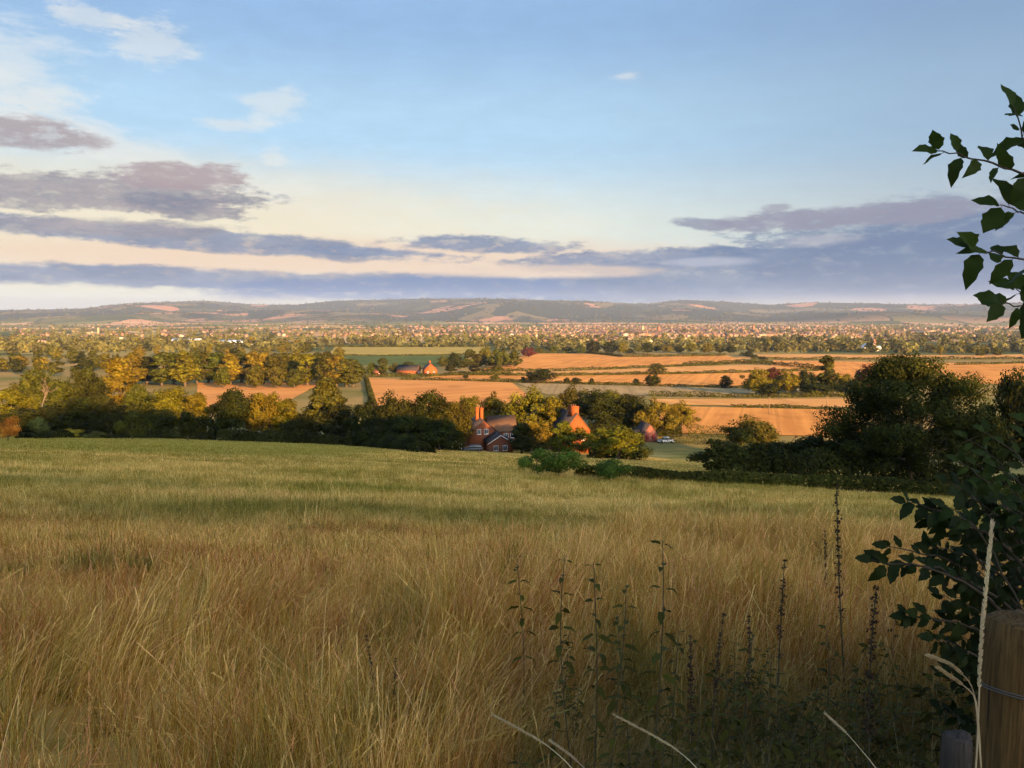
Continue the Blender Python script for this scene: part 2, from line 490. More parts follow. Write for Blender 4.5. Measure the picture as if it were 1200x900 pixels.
M['darkred'] = plain('dark red paint', (0.20, 0.03, 0.03), 0.5, 0.15)
M['carwhite'] = plain('white car paint', (0.75, 0.75, 0.74), 0.25, 0.05, 2.0, 0.6)
M['carblack'] = plain('black car paint', (0.018, 0.02, 0.025), 0.22, 0.2, 2.0, 0.6)
M['tyre'] = plain('tyre rubber', (0.02, 0.02, 0.02), 0.85, 0.2)
M['metal'] = plain('dull metal', (0.10, 0.095, 0.09), 0.7, 0.2, 8.0, 0.3, 0.4)
M['woodpost'] = wood_material('weathered brown post', (0.062, 0.034, 0.011), (0.19, 0.105, 0.034))
M['greywood'] = wood_material('grey weathered wood', (0.045, 0.036, 0.029), (0.10, 0.08, 0.065))
M['polewood'] = wood_material('telegraph pole wood', (0.16, 0.11, 0.07), (0.24, 0.17, 0.11))
M['shadeleaf'] = leaf_material('shaded shrub leaves', False, (0.015, 0.021, 0.0045), 0.2, 0.45, 3.0, 0.42)  # shrub leaves with their shade put into the colour
M['litleaf'] = leaf_material('lit shrub leaves', False, (0.028, 0.040, 0.007), 0.3, 0.4, 3.0, 0.42)  # lighter copy for the upper growth, light put into the colour
M['skyleaf'] = leaf_material('sapling leaves', False, (0.035, 0.055, 0.009), 0.35, 0.45, 3.0, 0.42)
M['weed'] = leaf_material('weed leaves', False, (0.052, 0.046, 0.006), 0.25, 0.45, 3.0, 0.5)
M['weedstem'] = plain('weed stems', (0.07, 0.06, 0.03), 0.8, 0.3, 9.0)
M['dockseed'] = leaf_material('brown dock seeds', False, (0.06, 0.032, 0.02), 0.05, 0.5, 5.0, 0.8)
M['straw'] = leaf_material('pale dry stem', False, (0.55, 0.43, 0.25), 0.2, 0.3, 5.0, 0.6)
M['twig'] = plain('twig bark', (0.06, 0.045, 0.03), 0.9, 0.3, 20.0)


def attr_material(name, rough=0.85):
    m, nt, out = material(name)
    a = nt.new('ShaderNodeAttribute'); a.attribute_name = 'col'
    n = nt.noise(wpos(nt), 0.3, 3.0)
    c = nt.mix(n, a.outputs['Color'], nt.vmul(a.outputs['Color'], (0.7, 0.7, 0.7)))
    principled(nt, out, c, rough, 0.1)
    return m


M['attr'] = attr_material('distant town walls and roofs')
M['farleaf'] = leaf_material('distant foliage', False, (0.095, 0.09, 0.024), 0.2, 0.7, 0.01)
M['townwall_cream'] = plain('cream render', (0.28, 0.215, 0.14), 0.9, 0.1)
M['townwall_brick'] = plain('town brick', (0.22, 0.105, 0.062), 0.9, 0.15)
M['townroof'] = plain('town roof tiles', (0.17, 0.10, 0.07), 0.9, 0.2)
M['townwall_white'] = plain('town white render', (0.38, 0.31, 0.24), 0.9, 0.06)
M['glasshouse'] = plain('white sheet roofing', (0.78, 0.80, 0.82), 0.4, 0.05)


# ------------------------------------------------------------------ ground sheet
def build_terrain():
    ang = np.concatenate([np.linspace(-46, 46, 270), np.linspace(46, 314, 90)[1:-1]])
    ang = np.radians(ang)
    rad = np.concatenate([np.linspace(0.4, 12, 60), np.geomspace(12.3, 1200, 190), np.geomspace(1230, 14500, 120)[0:]])
    A, R = np.meshgrid(ang, rad)
    x = R * np.sin(A); y = R * np.cos(A)
    z = h(x, y)
    n = len(ang); m = len(rad)
    v = np.stack([x, y, z], -1).reshape(-1, 3)
    i = np.arange(m - 1)[:, None] * n; j = np.arange(n)[None]
    q = np.stack([i + j, i + (j + 1) % n, i + n + (j + 1) % n, i + n + j], -1).reshape(-1, 4)[:, ::-1]
    v = np.concatenate([v, [[0, 0, hz(0, 0)]]])
    t = np.array([[m * n, (k + 1) % n, k] for k in range(n)])[:, ::-1]
    me = mesh_np('ground', v, [q, t], M['terrain'], smooth_shade=True)
    o = link('ground', me)
    tag(o, 'grassy hillside falling to a wide farmland plain and low far hills', 'ground', kind='structure')


build_terrain()


def field(name, pts, mat, label, lift=0.22, n=(60, 30)):
    """pts: four corners in photograph pixels (BL, BR, TR, TL), laid on the ground"""
    g = [ground_at(*p)[:2] for p in pts]
    s = np.linspace(0, 1, n[0])[None, :, None]; t = np.linspace(0, 1, n[1])[:, None, None]
    P = (1 - t) * ((1 - s) * g[0] + s * g[1]) + t * ((1 - s) * g[3] + s * g[2])
    wob = 1.5 * np.sin(P[..., 0] / 23 + 1)
    P = P + np.stack([0 * wob, wob], -1) * (np.linalg.norm(P, axis=-1, keepdims=True) / 500)
    z = h(P[..., 0], P[..., 1]) + lift
    v = np.concatenate([P, z[..., None]], -1).reshape(-1, 3)
    i = np.arange(n[1] - 1)[:, None] * n[0]; j = np.arange(n[0] - 1)[None]
    q = np.stack([i + j, i + j + 1, i + n[0] + j + 1, i + n[0] + j], -1).reshape(-1, 4)
    o = link(name, mesh_np(name, v, q, mat, smooth_shade=True))
    tag(o, label, 'field', 'fields of the valley floor', 'structure')
    return o


FIELDS = [
    ('stubble_field', [(440, 476), (640, 480), (600, 449), (430, 443)], 'plough', 'pinkish orange field behind the dark trees left of the brick houses'),
    ('stubble_field', [(225, 486), (330, 475), (378, 449), (232, 449)], 'plough', 'orange field glimpsed through the gap between the golden trees'),
    ('stubble_field', [(560, 434), (885, 426), (850, 416), (622, 414.5)], 'stubble', 'largest bright orange stubble field in front of the row of far trees'),
    ('stubble_field', [(520, 439.5), (960, 436), (895, 428), (560, 434.6)], 'stubble2', 'narrow stubble strip between two dark hedge lines'),
    ('stubble_field', [(470, 446), (880, 455), (905, 437), (515, 440.5)], 'stubble', 'orange stubble field with single trees standing along its hedge'),
    ('grazed_field', [(640, 463), (995, 465), (1010, 457), (605, 449.5)], 'dull', 'dull brownish grazed field below the hedge with single trees'),
    ('stubble_field', [(770, 474), (1000, 478), (1000, 468), (760, 468)], 'stubble2', 'pale stubble strip under the thick dark hedge'),
    ('stubble_field', [(770, 508), (1010, 512), (1000, 481), (775, 476)], 'stubble', 'bright orange field left of the big dark tree'),
    ('pasture_field', [(385, 416), (560, 415.5), (575, 406.5), (392, 407)], 'greenf', 'pale yellow green pasture behind the hamlet'),
    ('pasture_field', [(392, 429), (545, 428), (545, 416.5), (396, 417)], 'dgreenf', 'deep green pasture directly behind the hamlet'),
    ('stubble_field', [(900, 441), (1210, 452), (1210, 426), (905, 422.5)], 'stubble', 'orange field partly hidden by the big dark tree on the right'),
    ('stubble_field', [(850, 421), (1200, 421), (1200, 415.5), (880, 416)], 'stubble2', 'pale far strip of stubble on the right below the dark wood'),
    ('pasture_field', [(150, 400), (260, 404), (250, 397), (165, 396)], 'plough', 'small pinkish field on the far left plain before the white roofs'),
]
for nm, pts, mt, lb in FIELDS:
    field(nm, pts, M[mt], lb)


# ------------------------------------------------------------------ foliage builders
def leaf_cards(centers, normals, size, rng, aspect=0.6):
    n = len(centers)
    nn = normals / (np.linalg.norm(normals, axis=1, keepdims=True) + 1e-9)
    ref = rng.normal(size=(n, 3))
    a = np.cross(nn, ref); a /= np.linalg.norm(a, axis=1, keepdims=True) + 1e-9
    b = np.cross(nn, a)
    s = (size * rng.uniform(0.6, 1.35, n))[:, None]
    v = np.stack([centers + a * s * 0.5, centers + b * s * 0.5 * aspect + a * s * .05 + nn * s * .08, centers - a * s * 0.5, centers - b * s * 0.5 * aspect + a * s * .05 + nn * s * .08], 1)
    return v.reshape(-1, 3), np.arange(4 * n).reshape(n, 4)


def rand_dir(rng, n):
    d = rng.normal(size=(n, 3)); return d / np.linalg.norm(d, axis=1, keepdims=True)


def crown_points(rng, W, H, base, nclump, nleaf, rc, shape='round'):
    """clumps of leaves spread through an uneven crown; returns centres, normals, per-leaf tone and the clump centres"""
    cz = base + (H - base) * 0.52; rz = (H - base) * 0.5; rx = W / 2
    d = rand_dir(rng, nclump)
    rr = rng.uniform(0.2, 1.0, nclump) ** 0.45
    if shape == 'tall':
        zz = rng.uniform(-1, 1, nclump); ph = rng.uniform(0, 2 * math.pi, nclump)
        wd = np.sqrt(np.clip(1 - np.abs(zz) ** 2.6, 0, 1)) * (0.75 + 0.25 * (zz < 0.3))
        c = np.stack([np.cos(ph) * wd * rr, np.sin(ph) * wd * rr, zz], 1)
    elif shape == 'cone':
        zz = rng.uniform(-1, 1, nclump) ; ph = rng.uniform(0, 2 * math.pi, nclump)
        wd = (1 - zz) / 2 * 0.95 + 0.05
        c = np.stack([np.cos(ph) * wd * rr, np.sin(ph) * wd * rr, zz], 1)
    else:
        c = d * rr[:, None]
        c[:, 2] = np.where(c[:, 2] < -0.75, -0.75 + 0.3 * (c[:, 2] + 0.75), c[:, 2]); c[:, :2] *= np.where(c[:, 2:3] < -.1, 1.32, 1.0)
    lob = 1 + 0.16 * np.sin(3 * np.arctan2(c[:, 1], c[:, 0]) + rng.uniform(0, 6)) + rng.normal(0, 0.06, nclump)
    cc = np.stack([c[:, 0] * (rx - rc * .7) * lob, c[:, 1] * (rx - rc * .7) * lob, cz + c[:, 2] * (rz - rc * .6)], 1)
    per = np.maximum(3, (nleaf / nclump * rng.uniform(0.6, 1.4, nclump)).astype(int))
    idx = np.repeat(np.arange(nclump), per)
    n = len(idx)
    dl = rand_dir(rng, n)
    rcl = (rc * rng.uniform(0.65, 1.3, nclump))[idx]
    pos = cc[idx] + dl * (rcl * rng.uniform(0.45, 1.0, n))[:, None] * np.array([1, 1, 0.78])
    outw = pos - np.array([0, 0, cz - 0.2 * rz]); outw /= np.linalg.norm(outw, axis=1, keepdims=True) + 1e-9
    nor = dl * 0.9 + outw * 0.5 + rng.normal(size=(n, 3)) * 0.45
    tone = np.clip(rng.normal(0.5, 0.2, nclump)[idx] * 0.6 + rng.uniform(0, 1, n) * 0.4, 0, 1)
    return pos, nor, tone, cc


def crown_mesh(name, seed, W, H, base, nclump, nleaf, rc, leaf, shape='round', mat='leaf', aspect=0.6):
    rng = np.random.default_rng(seed)
    pos, nor, tone, cc = crown_points(rng, W, H, base, nclump, nleaf, rc, shape)
    v, q = leaf_cards(pos, nor, leaf, rng, aspect)
    return mesh_np(name, v, q, M[mat], {'tone': np.repeat(tone, 4)}), cc


def trunk_mb(rng, H, base, r0, cc, nl=7):
    mb = MB()
    top = np.array([rng.normal(0, .25), rng.normal(0, .25), H * 0.78])
    zs = np.linspace(0, 1, 8)
    sway = np.cumsum(rng.normal(0, 0.03, (8, 2)), 0) * H * 0.08
    pts = np.stack([top[0] * zs + sway[:, 0], top[1] * zs + sway[:, 1], top[2] * zs - 0.25 * (zs == 0)], 1)
    rad = r0 * (1 - zs * 0.85); rad[0] *= 1.45
    mb.tube(pts, rad, 8)
    sel = rng.choice(len(cc), min(nl, len(cc)), replace=False)
    for k in sel:
        t0 = np.clip((cc[k, 2] - 0.25 * H) / (0.78 * H) * rng.uniform(.55, .8), 0.22, 0.8)
        st = np.array([np.interp(t0, zs, pts[:, i]) for i in range(3)])
        mid = (st + cc[k]) / 2 + np.array([0, 0, -0.04 * H])
        tt = np.linspace(0, 1, 6)[:, None]
        cur = (1 - tt) ** 2 * st + 2 * tt * (1 - tt) * mid + tt ** 2 * cc[k]
        mb.tube(cur, np.linspace(r0 * 0.42, r0 * 0.06, 6), 6)
    return mb


PROTO = {}


def proto(kind, var, lod):
    """crown + trunk meshes of a tree: (crown mesh, trunk mesh, W, H)"""
    key = (kind, var, lod)
    if key in PROTO: return PROTO[key]
    W, H, base, ncl, rc, shape = {
        'oak': (13, 13, 0.3, 80, 1.75, 'round'), 'ash': (8.5, 15, 0.9, 70, 1.4, 'tall'), 'bush': (5, 4, 0.05, 26, 0.8, 'round'),
        'slim': (4, 14, 1.2, 30, 1.0, 'tall'), 'fir': (6, 14, 1.0, 40, 1.1, 'cone'), 'spread': (10, 11, 0.0, 52, 1.9, 'round')}[kind]
    nleaf, leaf = {2: (9500, 0.56), 1: (3600, 0.9), 0: (560, 1.9)}[lod]
    if kind == 'bush': nleaf, leaf = {2: (3000, 0.26), 1: (1200, 0.38), 0: (300, 0.7)}[lod]
    if lod == 0: ncl = max(10, ncl // 3); rc *= 1.45
    seed = (sum(map(ord, kind)) * 31 + var * 101 + lod * 7) % 9999
    cm, cc = crown_mesh(f'{kind}_crown', seed, W, H, base, ncl, nleaf, rc, leaf, shape)
    tm = trunk_mb(np.random.default_rng(seed + 1), H, base, H * 0.022, cc, 8 if lod else 3).mesh(f'{kind}_trunk', M['bark'], True)
    PROTO[key] = (cm, tm, W, H)
    return PROTO[key]


TINT = {'gold': (0.105, 0.092, 0.008), 'olive': (0.062, 0.064, 0.009), 'mid': (0.054, 0.054, 0.008), 'dark': (0.025, 0.028, 0.005), 'copper': (0.085, 0.028, 0.02),  # dark is near black, carrying the trees' deep shade in its colour
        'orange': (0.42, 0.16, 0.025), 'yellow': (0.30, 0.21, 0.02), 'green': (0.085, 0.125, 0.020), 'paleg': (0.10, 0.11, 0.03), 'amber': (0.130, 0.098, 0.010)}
NV = {'oak': 4, 'ash': 4, 'bush': 3, 'slim': 2, 'fir': 2, 'spread': 3}
TREE_NAME = {'oak': 'broadleaf_tree', 'ash': 'tall_tree', 'bush': 'bush', 'slim': 'slim_tree', 'fir': 'conifer_tree', 'spread': 'broadleaf_tree'}
TREES = []
_vi = 0


def tree(px, Y, top, wpx, kind, tint, label, group=None, base=None, lod=2, cat=None, name=None, depth=1.0):
    """a tree whose crown is wpx wide at photograph column px, standing at distance Y on the ground"""
    global _vi
    if base is not None:
        g = ground_at(px, base); Y = g[1]
    x = xat(px, Y); z0 = hz(x, Y)
    H = at(px, top, Y)[2] - z0; W = wpx * Y / F * 1.06
    if H < 0.4: H = 0.4
    _vi += 1
    cm, tm, w0, h0 = proto(kind, _vi % NV[kind], lod)
    o = empty(name or TREE_NAME[kind], (x, Y, z0), random.uniform(0, 6.28), (W / w0, W / w0 * depth, H / h0))
    c = link('foliage' if kind == 'bush' else 'crown', cm, o)
    j = np.array([random.uniform(.88, 1.12), random.uniform(.92, 1.08), random.uniform(.9, 1.1)])
    c.color = (*(np.array(TINT[tint]) * j), 1)
    link('stem' if kind == 'bush' else 'trunk', tm, o)
    tag(o, label, cat or ('bush' if kind == 'bush' else 'tree'), group)
    TREES.append((px, Y, round(H, 1), round(W, 1)))
    return o


G_LEFT = 'trees beyond the left edge of the meadow'
LEFT = [
    # px, Y, top, width, kind, tint, label
    (12, 190, 449, 54, 'oak', 'gold', 'golden lit broad tree at the far left beyond the orange bush'),
    (42, 232, 424, 50, 'oak', 'mid', 'green tree rising behind the bare pale tree on the left'),
    (75, 195, 448, 44, 'ash', 'olive', 'olive gold tree right of the bare pale tree with ragged top'),
    (100, 236, 426, 44, 'oak', 'mid', 'mid green tree set back behind the left golden trees'),
    (112, 215, 437, 40, 'oak', 'dark', 'dark tree between two golden crowns on the left'),
    (140, 250, 420, 50, 'ash', 'amber', 'tallest amber lit tree of the left group'),
    (165, 215, 449, 44, 'oak', 'olive', 'olive gold tree under the tall amber tree and above the dark round bush'),
    (200, 207, 450, 60, 'oak', 'gold', 'wide bright golden tree left of the gap with the orange field'),
    (229, 202, 461, 36, 'ash', 'gold', 'narrow golden tree on the left edge of the orange gap'),
    (22, 176, 477, 56, 'spread', 'dark', 'dark low tree behind the orange bush'),
    (62, 180, 470, 52, 'spread', 'dark', 'dark spreading tree below the bare pale tree'),
    (96, 184, 463, 50, 'oak', 'dark', 'dark tree behind the small yellow bush'),
    (128, 182, 468, 54, 'oak', 'dark', 'dark tree directly left of the round dark bush'),
    (182, 190, 475, 54, 'oak', 'dark', 'dark tree between the round bush and the small dark tree'),
    (268, 194, 454, 58, 'oak', 'dark', 'dark broad tree right of the orange gap'),
    (308, 202, 456, 56, 'oak', 'gold', 'golden broad tree joined to the dark broad tree'),
    (334, 200, 468, 38, 'ash', 'gold', 'golden narrower tree right of the golden broad tree'),
    (352, 188, 484, 44, 'spread', 'dark', 'low dark tree beneath the narrower golden tree'),
    (380, 196, 444, 50, 'ash', 'olive', 'tall olive tree alone between the gap and the dark grove'),
    (398, 190, 470, 42, 'oak', 'dark', 'dark tree at the foot of the tall olive tree'),
]
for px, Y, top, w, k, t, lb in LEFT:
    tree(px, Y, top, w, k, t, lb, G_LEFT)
G_GROVE = 'dark grove left of the brick houses'
for px, Y, top, w, k, t, lb in [
    (430, 178, 466, 48, 'oak', 'dark', 'leftmost dark tree of the grove beside the brick houses'),
    (462, 176, 459, 60, 'oak', 'dark', 'broad dark tree in the left half of the dark grove'),
    (497, 180, 456, 64, 'oak', 'dark', 'biggest dark tree in the middle of the dark grove'),
    (532, 176, 466, 50, 'oak', 'mid', 'mid green tree at the right end of the dark grove by the chimneyed house'),
    (478, 165, 484, 58, 'spread', 'dark', 'low dark tree at the front of the grove on the meadow edge'),
    (514, 166, 488, 48, 'spread', 'dark', 'low dark tree left of the black parked car'),
    (444, 168, 488, 44, 'spread', 'dark', 'low dark tree at the left front corner of the dark grove')]:
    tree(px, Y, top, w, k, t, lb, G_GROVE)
G_HOUSE = 'trees around the brick houses'
for px, Y, top, w, k, t, lb in [
    (548, 215, 461, 40, 'oak', 'gold', 'golden tree just behind the twin chimneys, on their left'),
    (578, 222, 459, 44, 'oak', 'gold', 'golden tree behind the roof of the chimneyed house'),
    (622, 203, 452, 62, 'oak', 'gold', 'tall golden tree between the two brick houses'),
    (646, 198, 466, 40, 'ash', 'gold', 'golden tree touching the left side of the orange gable'),
    (630, 176, 490, 56, 'oak', 'amber', 'amber tree in front of the gap between the brick houses'),
    (611, 172, 496, 32, 'ash', 'dark', 'dark narrow tree beside the low gable of the chimneyed house'),
    (672, 246, 450, 46, 'oak', 'mid', 'mid green tree far behind the orange gable'),
    (704, 238, 455, 54, 'oak', 'dark', 'dark tree right behind the orange gable chimney'),
    (738, 236, 460, 50, 'oak', 'dark', 'dark tree left of the amber tree over the small pink house'),
    (770, 226, 466, 46, 'oak', 'amber', 'amber tree standing over the small pink house'),
    (796, 232, 469, 38, 'oak', 'gold', 'golden tree right of the small pink house, at the orange field'),
    (720, 250, 456, 50, 'oak', 'olive', 'olive tree at the back of the wood behind the orange gable'),
    (680, 174, 500, 40, 'bush', 'gold', 'golden bush in front of the orange gable'),
    (660, 173, 494, 30, 'ash', 'gold', 'golden tree hiding the left corner of the orange gable'),
    (726, 158, 498, 70, 'oak', 'gold', 'golden green rounded tree right of the orange gable, lit on its right'),
    (622, 168, 513, 42, 'bush', 'dark', 'wide dark bush under the amber tree between the brick houses'),
    (750, 166, 524, 34, 'bush', 'olive', 'olive bush at the right foot of the rounded golden green tree'),
    (706, 168, 514, 36, 'bush', 'dark', 'dark bushy tree between the orange gable and the rounded golden green tree'),
    (656, 172, 512, 40, 'bush', 'gold', 'low golden bush under the left corner of the orange gable')]:
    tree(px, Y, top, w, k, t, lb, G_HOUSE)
# bushes at the meadow edge
tree(6, 0, 486, 30, 'bush', 'orange', 'bright orange bush at the left end of the meadow', base=517)
tree(80, 142, 502, 32, 'bush', 'yellow', 'small low yellow bush on the meadow edge')
tree(108, 146, 505, 26, 'bush', 'paleg', 'low pale green bush right of the yellow bush')
tree(153, 152, 479, 38, 'bush', 'mid', 'round dark green bush alone before the left trees')
tree(42, 150, 486, 22, 'bush', 'paleg', 'pale green bush in shade before the dark trees')
tree(218, 156, 480, 26, 'oak', 'dark', 'small dark tree with a visible trunk left of the orange gap')
tree(630, 0, 522, 46, 'bush', 'green', 'left one of two joined green bushes below the brick houses', 'green bushes below the brick houses', base=558)
tree(656, 0, 523, 58, 'bush', 'green', 'larger right one of two joined green bushes below the brick houses', 'green bushes below the brick houses', base=561)
tree(719, 0, 537, 56, 'bush', 'green', 'low wide green bush below the rounded golden green tree', 'green bushes below the brick houses', base=564)
# right-hand group
G_RIGHT = 'trees and shrubs behind the hedge on the right'
for px, Y, top, w, k, t, lb in [
    (843, 105, 521, 62, 'bush', 'dark', 'dark spiky shrub standing at the left behind the hedge'),
    (868, 118, 517, 40, 'bush', 'mid', 'greener shrub touching the dark spiky shrub'),
    (884, 180, 487, 74, 'oak', 'olive', 'olive tree with flat lit top at the edge of the bright orange field'),
    (912, 108, 515, 66, 'spread', 'dark', 'dark low tree left of the big tree'),
    (955, 104, 506, 70, 'spread', 'dark', 'dark low tree touching the left foot of the big tree'),
    (1000, 100, 492, 64, 'spread', 'dark', 'dark tree under the left flank of the big tree'),
    (1150, 100, 476, 90, 'oak', 'dark', 'dark tree under the right flank of the big tree'),
    (1186, 125, 430, 66, 'oak', 'dark', 'dark tree at the right edge behind the big tree'),
    (1225, 115, 440, 80, 'oak', 'dark', 'dark tree cut by the right edge of the view')]:
    tree(px, Y, top, w, k, t, lb, G_RIGHT)


def big_tree():
    Y, px = 90.0, 1072
    x = xat(px, Y); z0 = hz(x, Y)
    H = at(px, 405, Y)[2] - z0; W = 178 * Y / F
    o = empty('broadleaf_tree', (x, Y, z0))
    rng = np.random.default_rng(77)
    pos, nor, tone, cc = crown_points(rng, W, H, -0.3, 190, 60000, 1.5, 'round')
    v, q = leaf_cards(pos, nor, 0.30, rng)
    c = link('crown', mesh_np('big_crown', v, q, M['leaf'], {'tone': np.repeat(tone, 4)}), o)
    c.color = (0.032, 0.038, 0.007, 1)
    link('trunk', trunk_mb(rng, H, 1, 0.34, cc, 18).mesh('big_trunk', M['bark'], True), o)
    tag(o, 'biggest dark green tree, on the right, with its top lit golden', 'tree', G_RIGHT)


big_tree()


def dead_tree():
    Y, px = 186.0, 52
    x = xat(px, Y); z0 = hz(x, Y); H = at(px, 446, Y)[2] - z0
    mb = MB(); rng = np.random.default_rng(5)
    def br(p, d, L, r, n):
        pts = [p]; dd = d
        for _ in range(4):
            dd = dd + rng.normal(0, .13, 3); dd /= np.linalg.norm(dd); pts.append(pts[-1] + dd * L / 4)
        mb.tube(pts, np.linspace(r, r * .4, 5), 6)
        if n:
            for _ in range(4):
                k = rng.integers(2, 5); br(pts[k], dd * .7 + rng.normal(0, .55, 3) + [0, 0, .25], L * .55, r * .5, n - 1)
    br(np.array([0, 0, -.2]), np.array([0, 0, 1.]), H * .6, .2, 3)
    o = link('dead_tree', mb.mesh('dead_tree', M['palebark'], True), None, (x, Y, z0))
    tag(o, 'bare pale dead tree among the dark trees on the left', 'tree')


dead_tree()

# the long belt behind the left trees
G_BELT = 'long tree belt behind the left trees'
rb = random.Random(3)
belt_px = [156, 173, 190, 204, 217, 231, 244, 257, 270, 283, 296, 309, 322, 335, 348, 360, 372, 384, 395, 406, 414]
belt_w = ['leftmost', 'second from left, dark and broad', 'third from left', 'fourth from left', 'fifth from left', 'sixth from left', 'seventh from left', 'eighth from left', 'ninth from left', 'tenth from left',
          'middle', 'tenth from right', 'ninth from right', 'eighth from right', 'seventh from right', 'sixth from right', 'fifth from right', 'fourth from right', 'third from right', 'second from right', 'rightmost and lowest']
for i, px in enumerate(belt_px):
    t = 'dark' if i == 1 else rb.choice(['gold', 'gold', 'olive', 'olive', 'mid', 'amber'])
    top = 411 + rb.uniform(0, 5) + (6 if i > 18 else 0) + (5 if i == 1 else 0)
    adj = {'gold': 'golden', 'olive': 'olive', 'amber': 'amber', 'dark': 'dark', 'mid': 'green'}[t]
    tree(px, 425 + rb.uniform(-12, 30), top, rb.uniform(24, 33) + (12 if i == 1 else 0), 'ash', t, f'{adj} tree in the long belt, {belt_w[i]}', G_BELT, lod=1)
for px, top, w in [(300, 424, 20), (325, 426, 18), (262, 428, 16), (345, 430, 20)]:
    tree(px, 405, top, w, 'spread', 'olive', 'low olive tree at the foot of the long tree belt', 'low trees at the foot of the belt', lod=1)

# single trees along the field hedges
G_SINGLE = 'single trees along the field hedges'
for px, base, top, w, k, t, lb in [
    (631, 449, 431, 34, 'oak', 'dark', 'dark wide clump-like tree on the hedge behind the golden tree'),
    (613, 447.5, 441, 6, 'oak', 'dark', 'tiny dark tree left of the dark wide tree on the hedge'),
    (664, 450, 442, 8, 'oak', 'dark', 'small dark hedge tree, first right of the wide dark tree'),
    (675, 450.5, 442, 13, 'oak', 'dark', 'small round dark hedge tree, second right of the wide dark tree'),
    (693, 451, 442.5, 7, 'oak', 'dark', 'slim small dark hedge tree, third right of the wide dark tree'),
    (745, 452, 443, 8, 'oak', 'dark', 'small dark hedge tree just left of the pair of taller trees'),
    (765, 453, 438, 19, 'oak', 'dark', 'nearer tree of the pair in the orange stubble field'),
    (770, 439.5, 425, 21, 'oak', 'mid', 'farther taller tree of the pair in the orange stubble field'),
    (850, 455, 440, 16, 'ash', 'dark', 'lone dark tree in the stubble left of the rounded field trees'),
    (619, 419, 406, 17, 'oak', 'copper', 'dark red copper tree at the left corner of the largest orange field'),
    (546, 444, 438.5, 7, 'oak', 'dark', 'small dark tree on the hedge right of the orange hamlet house'),
    (580, 446, 439, 12, 'oak', 'olive', 'small olive tree on the hedge below the hamlet wood')]:
    tree(px, 0, top, w, k, t, lb, G_SINGLE, base=base, lod=1)
G_COPSE = 'copse beside the stubble fields on the right'
for px, base, top, w, k, t, lb in [
    (886, 463, 430, 32, 'oak', 'gold', 'rounded golden green tree at the left end of the right copse'),
    (906, 461, 429, 20, 'oak', 'copper', 'dull red tree second from left in the right copse'),
    (921, 462, 434, 34, 'oak', 'gold', 'golden tree in the middle of the right copse'),
    (944, 461, 433, 28, 'oak', 'dark', 'dark tree in the middle of the right copse'),
    (968, 462, 417, 20, 'slim', 'olive', 'tall slim tree sticking out of the right copse'),
    (986, 463, 436, 30, 'oak', 'gold', 'golden tree right of the tall slim tree'),
    (1015, 461, 426, 24, 'oak', 'copper', 'dark copper red tree beside the big tree'),
    (1004, 465, 443, 24, 'spread', 'dark', 'low dark tree between the golden tree and the copper tree'),
    (900, 464, 447, 30, 'spread', 'dark', 'low dark tree at the foot of the dull red tree'),
    (958, 464, 448, 36, 'spread', 'dark', 'low dark tree under the tall slim tree')]:
    tree(px, 0, top, w, k, t, lb, G_COPSE, base=base, lod=1)

# hamlet trees and the wood right of it
G_HAM = 'trees of the hamlet wood'
rb = random.Random(8)
ham = [(408, 431, 12), (424, 430, 14), (436, 424, 14), (449, 419, 15), (463, 425, 13), (478, 424, 20), (474, 430, 12), (490, 428, 9), (521, 417, 18), (533, 412, 19), (543, 422, 18), (551, 409, 17), (561, 415, 19), (569, 405, 18), (577, 417, 18), (586, 407, 22), (594, 417, 20), (603, 411, 18), (528, 427, 14), (556, 427, 16), (582, 428, 15)]
hl = ['leftmost', 'second from left', 'third from left', 'fourth from left, tallest left of the house', 'fifth from left', 'sixth from left, broad', 'low, under the broad sixth one', 'last before the orange house', 'first right of the orange house',
      'second right of the orange house', 'third right of the orange house', 'fourth right of the orange house', 'fifth right of the orange house', 'sixth right of the orange house', 'seventh right of the orange house', 'fourth from the right end',
      'third from the right end', 'last at the right end', 'low, nearest the orange house on its right', 'low, at the front middle', 'low, at the front right']
for (px, top, w), wd in zip(ham, hl):
    t = rb.choice(['olive', 'mid', 'dark', 'olive', 'gold'])
    adj = {'gold': 'golden', 'olive': 'olive', 'mid': 'green', 'dark': 'dark'}[t]
    Y = 545 if top > 423 else rb.uniform(560, 640)
    if px < 500: Y = rb.uniform(515, 560)
    tree(px, Y, top, w, rb.choice(['oak', 'ash', 'oak']), t, f'{adj} tree of the hamlet wood, {wd}', G_HAM, lod=1)
# row behind the largest orange field
G_ROW = 'row of trees behind the largest orange field'
rowt = [(648, 404, 14, 'olive'), (664, 405, 15, 'mid'), (680, 404, 13, 'olive'), (695, 398, 18, 'dark'), (715, 399, 18, 'dark'), (728, 400, 12, 'gold'), (737, 408, 13, 'dark'), (748, 405, 12, 'gold'), (758, 401, 15, 'dark'), (769, 404, 13, 'dark'), (781, 403, 15, 'gold'), (795, 405, 13, 'dark'), (809, 401, 15, 'gold'), (827, 401, 16, 'gold'), (843, 404, 13, 'olive'), (856, 404, 12, 'dark'), (877, 410, 9, 'dark'), (632, 406, 12, 'olive')]
rl = ['first right of the copper tree', 'second right of the copper tree', 'third right of the copper tree', 'broad, standing a little forward', 'broad, right of the forward broad one', 'narrow, sixth from left', 'low and round', 'right of the low round one', 'broad, in the middle', 'right of the broad middle one', 'left of the last six', 'sixth from the right', 'fifth from the right',
      'fourth from the right', 'third from the right', 'second from the right', 'small, set apart at the right end', 'small, nearest the copper tree']
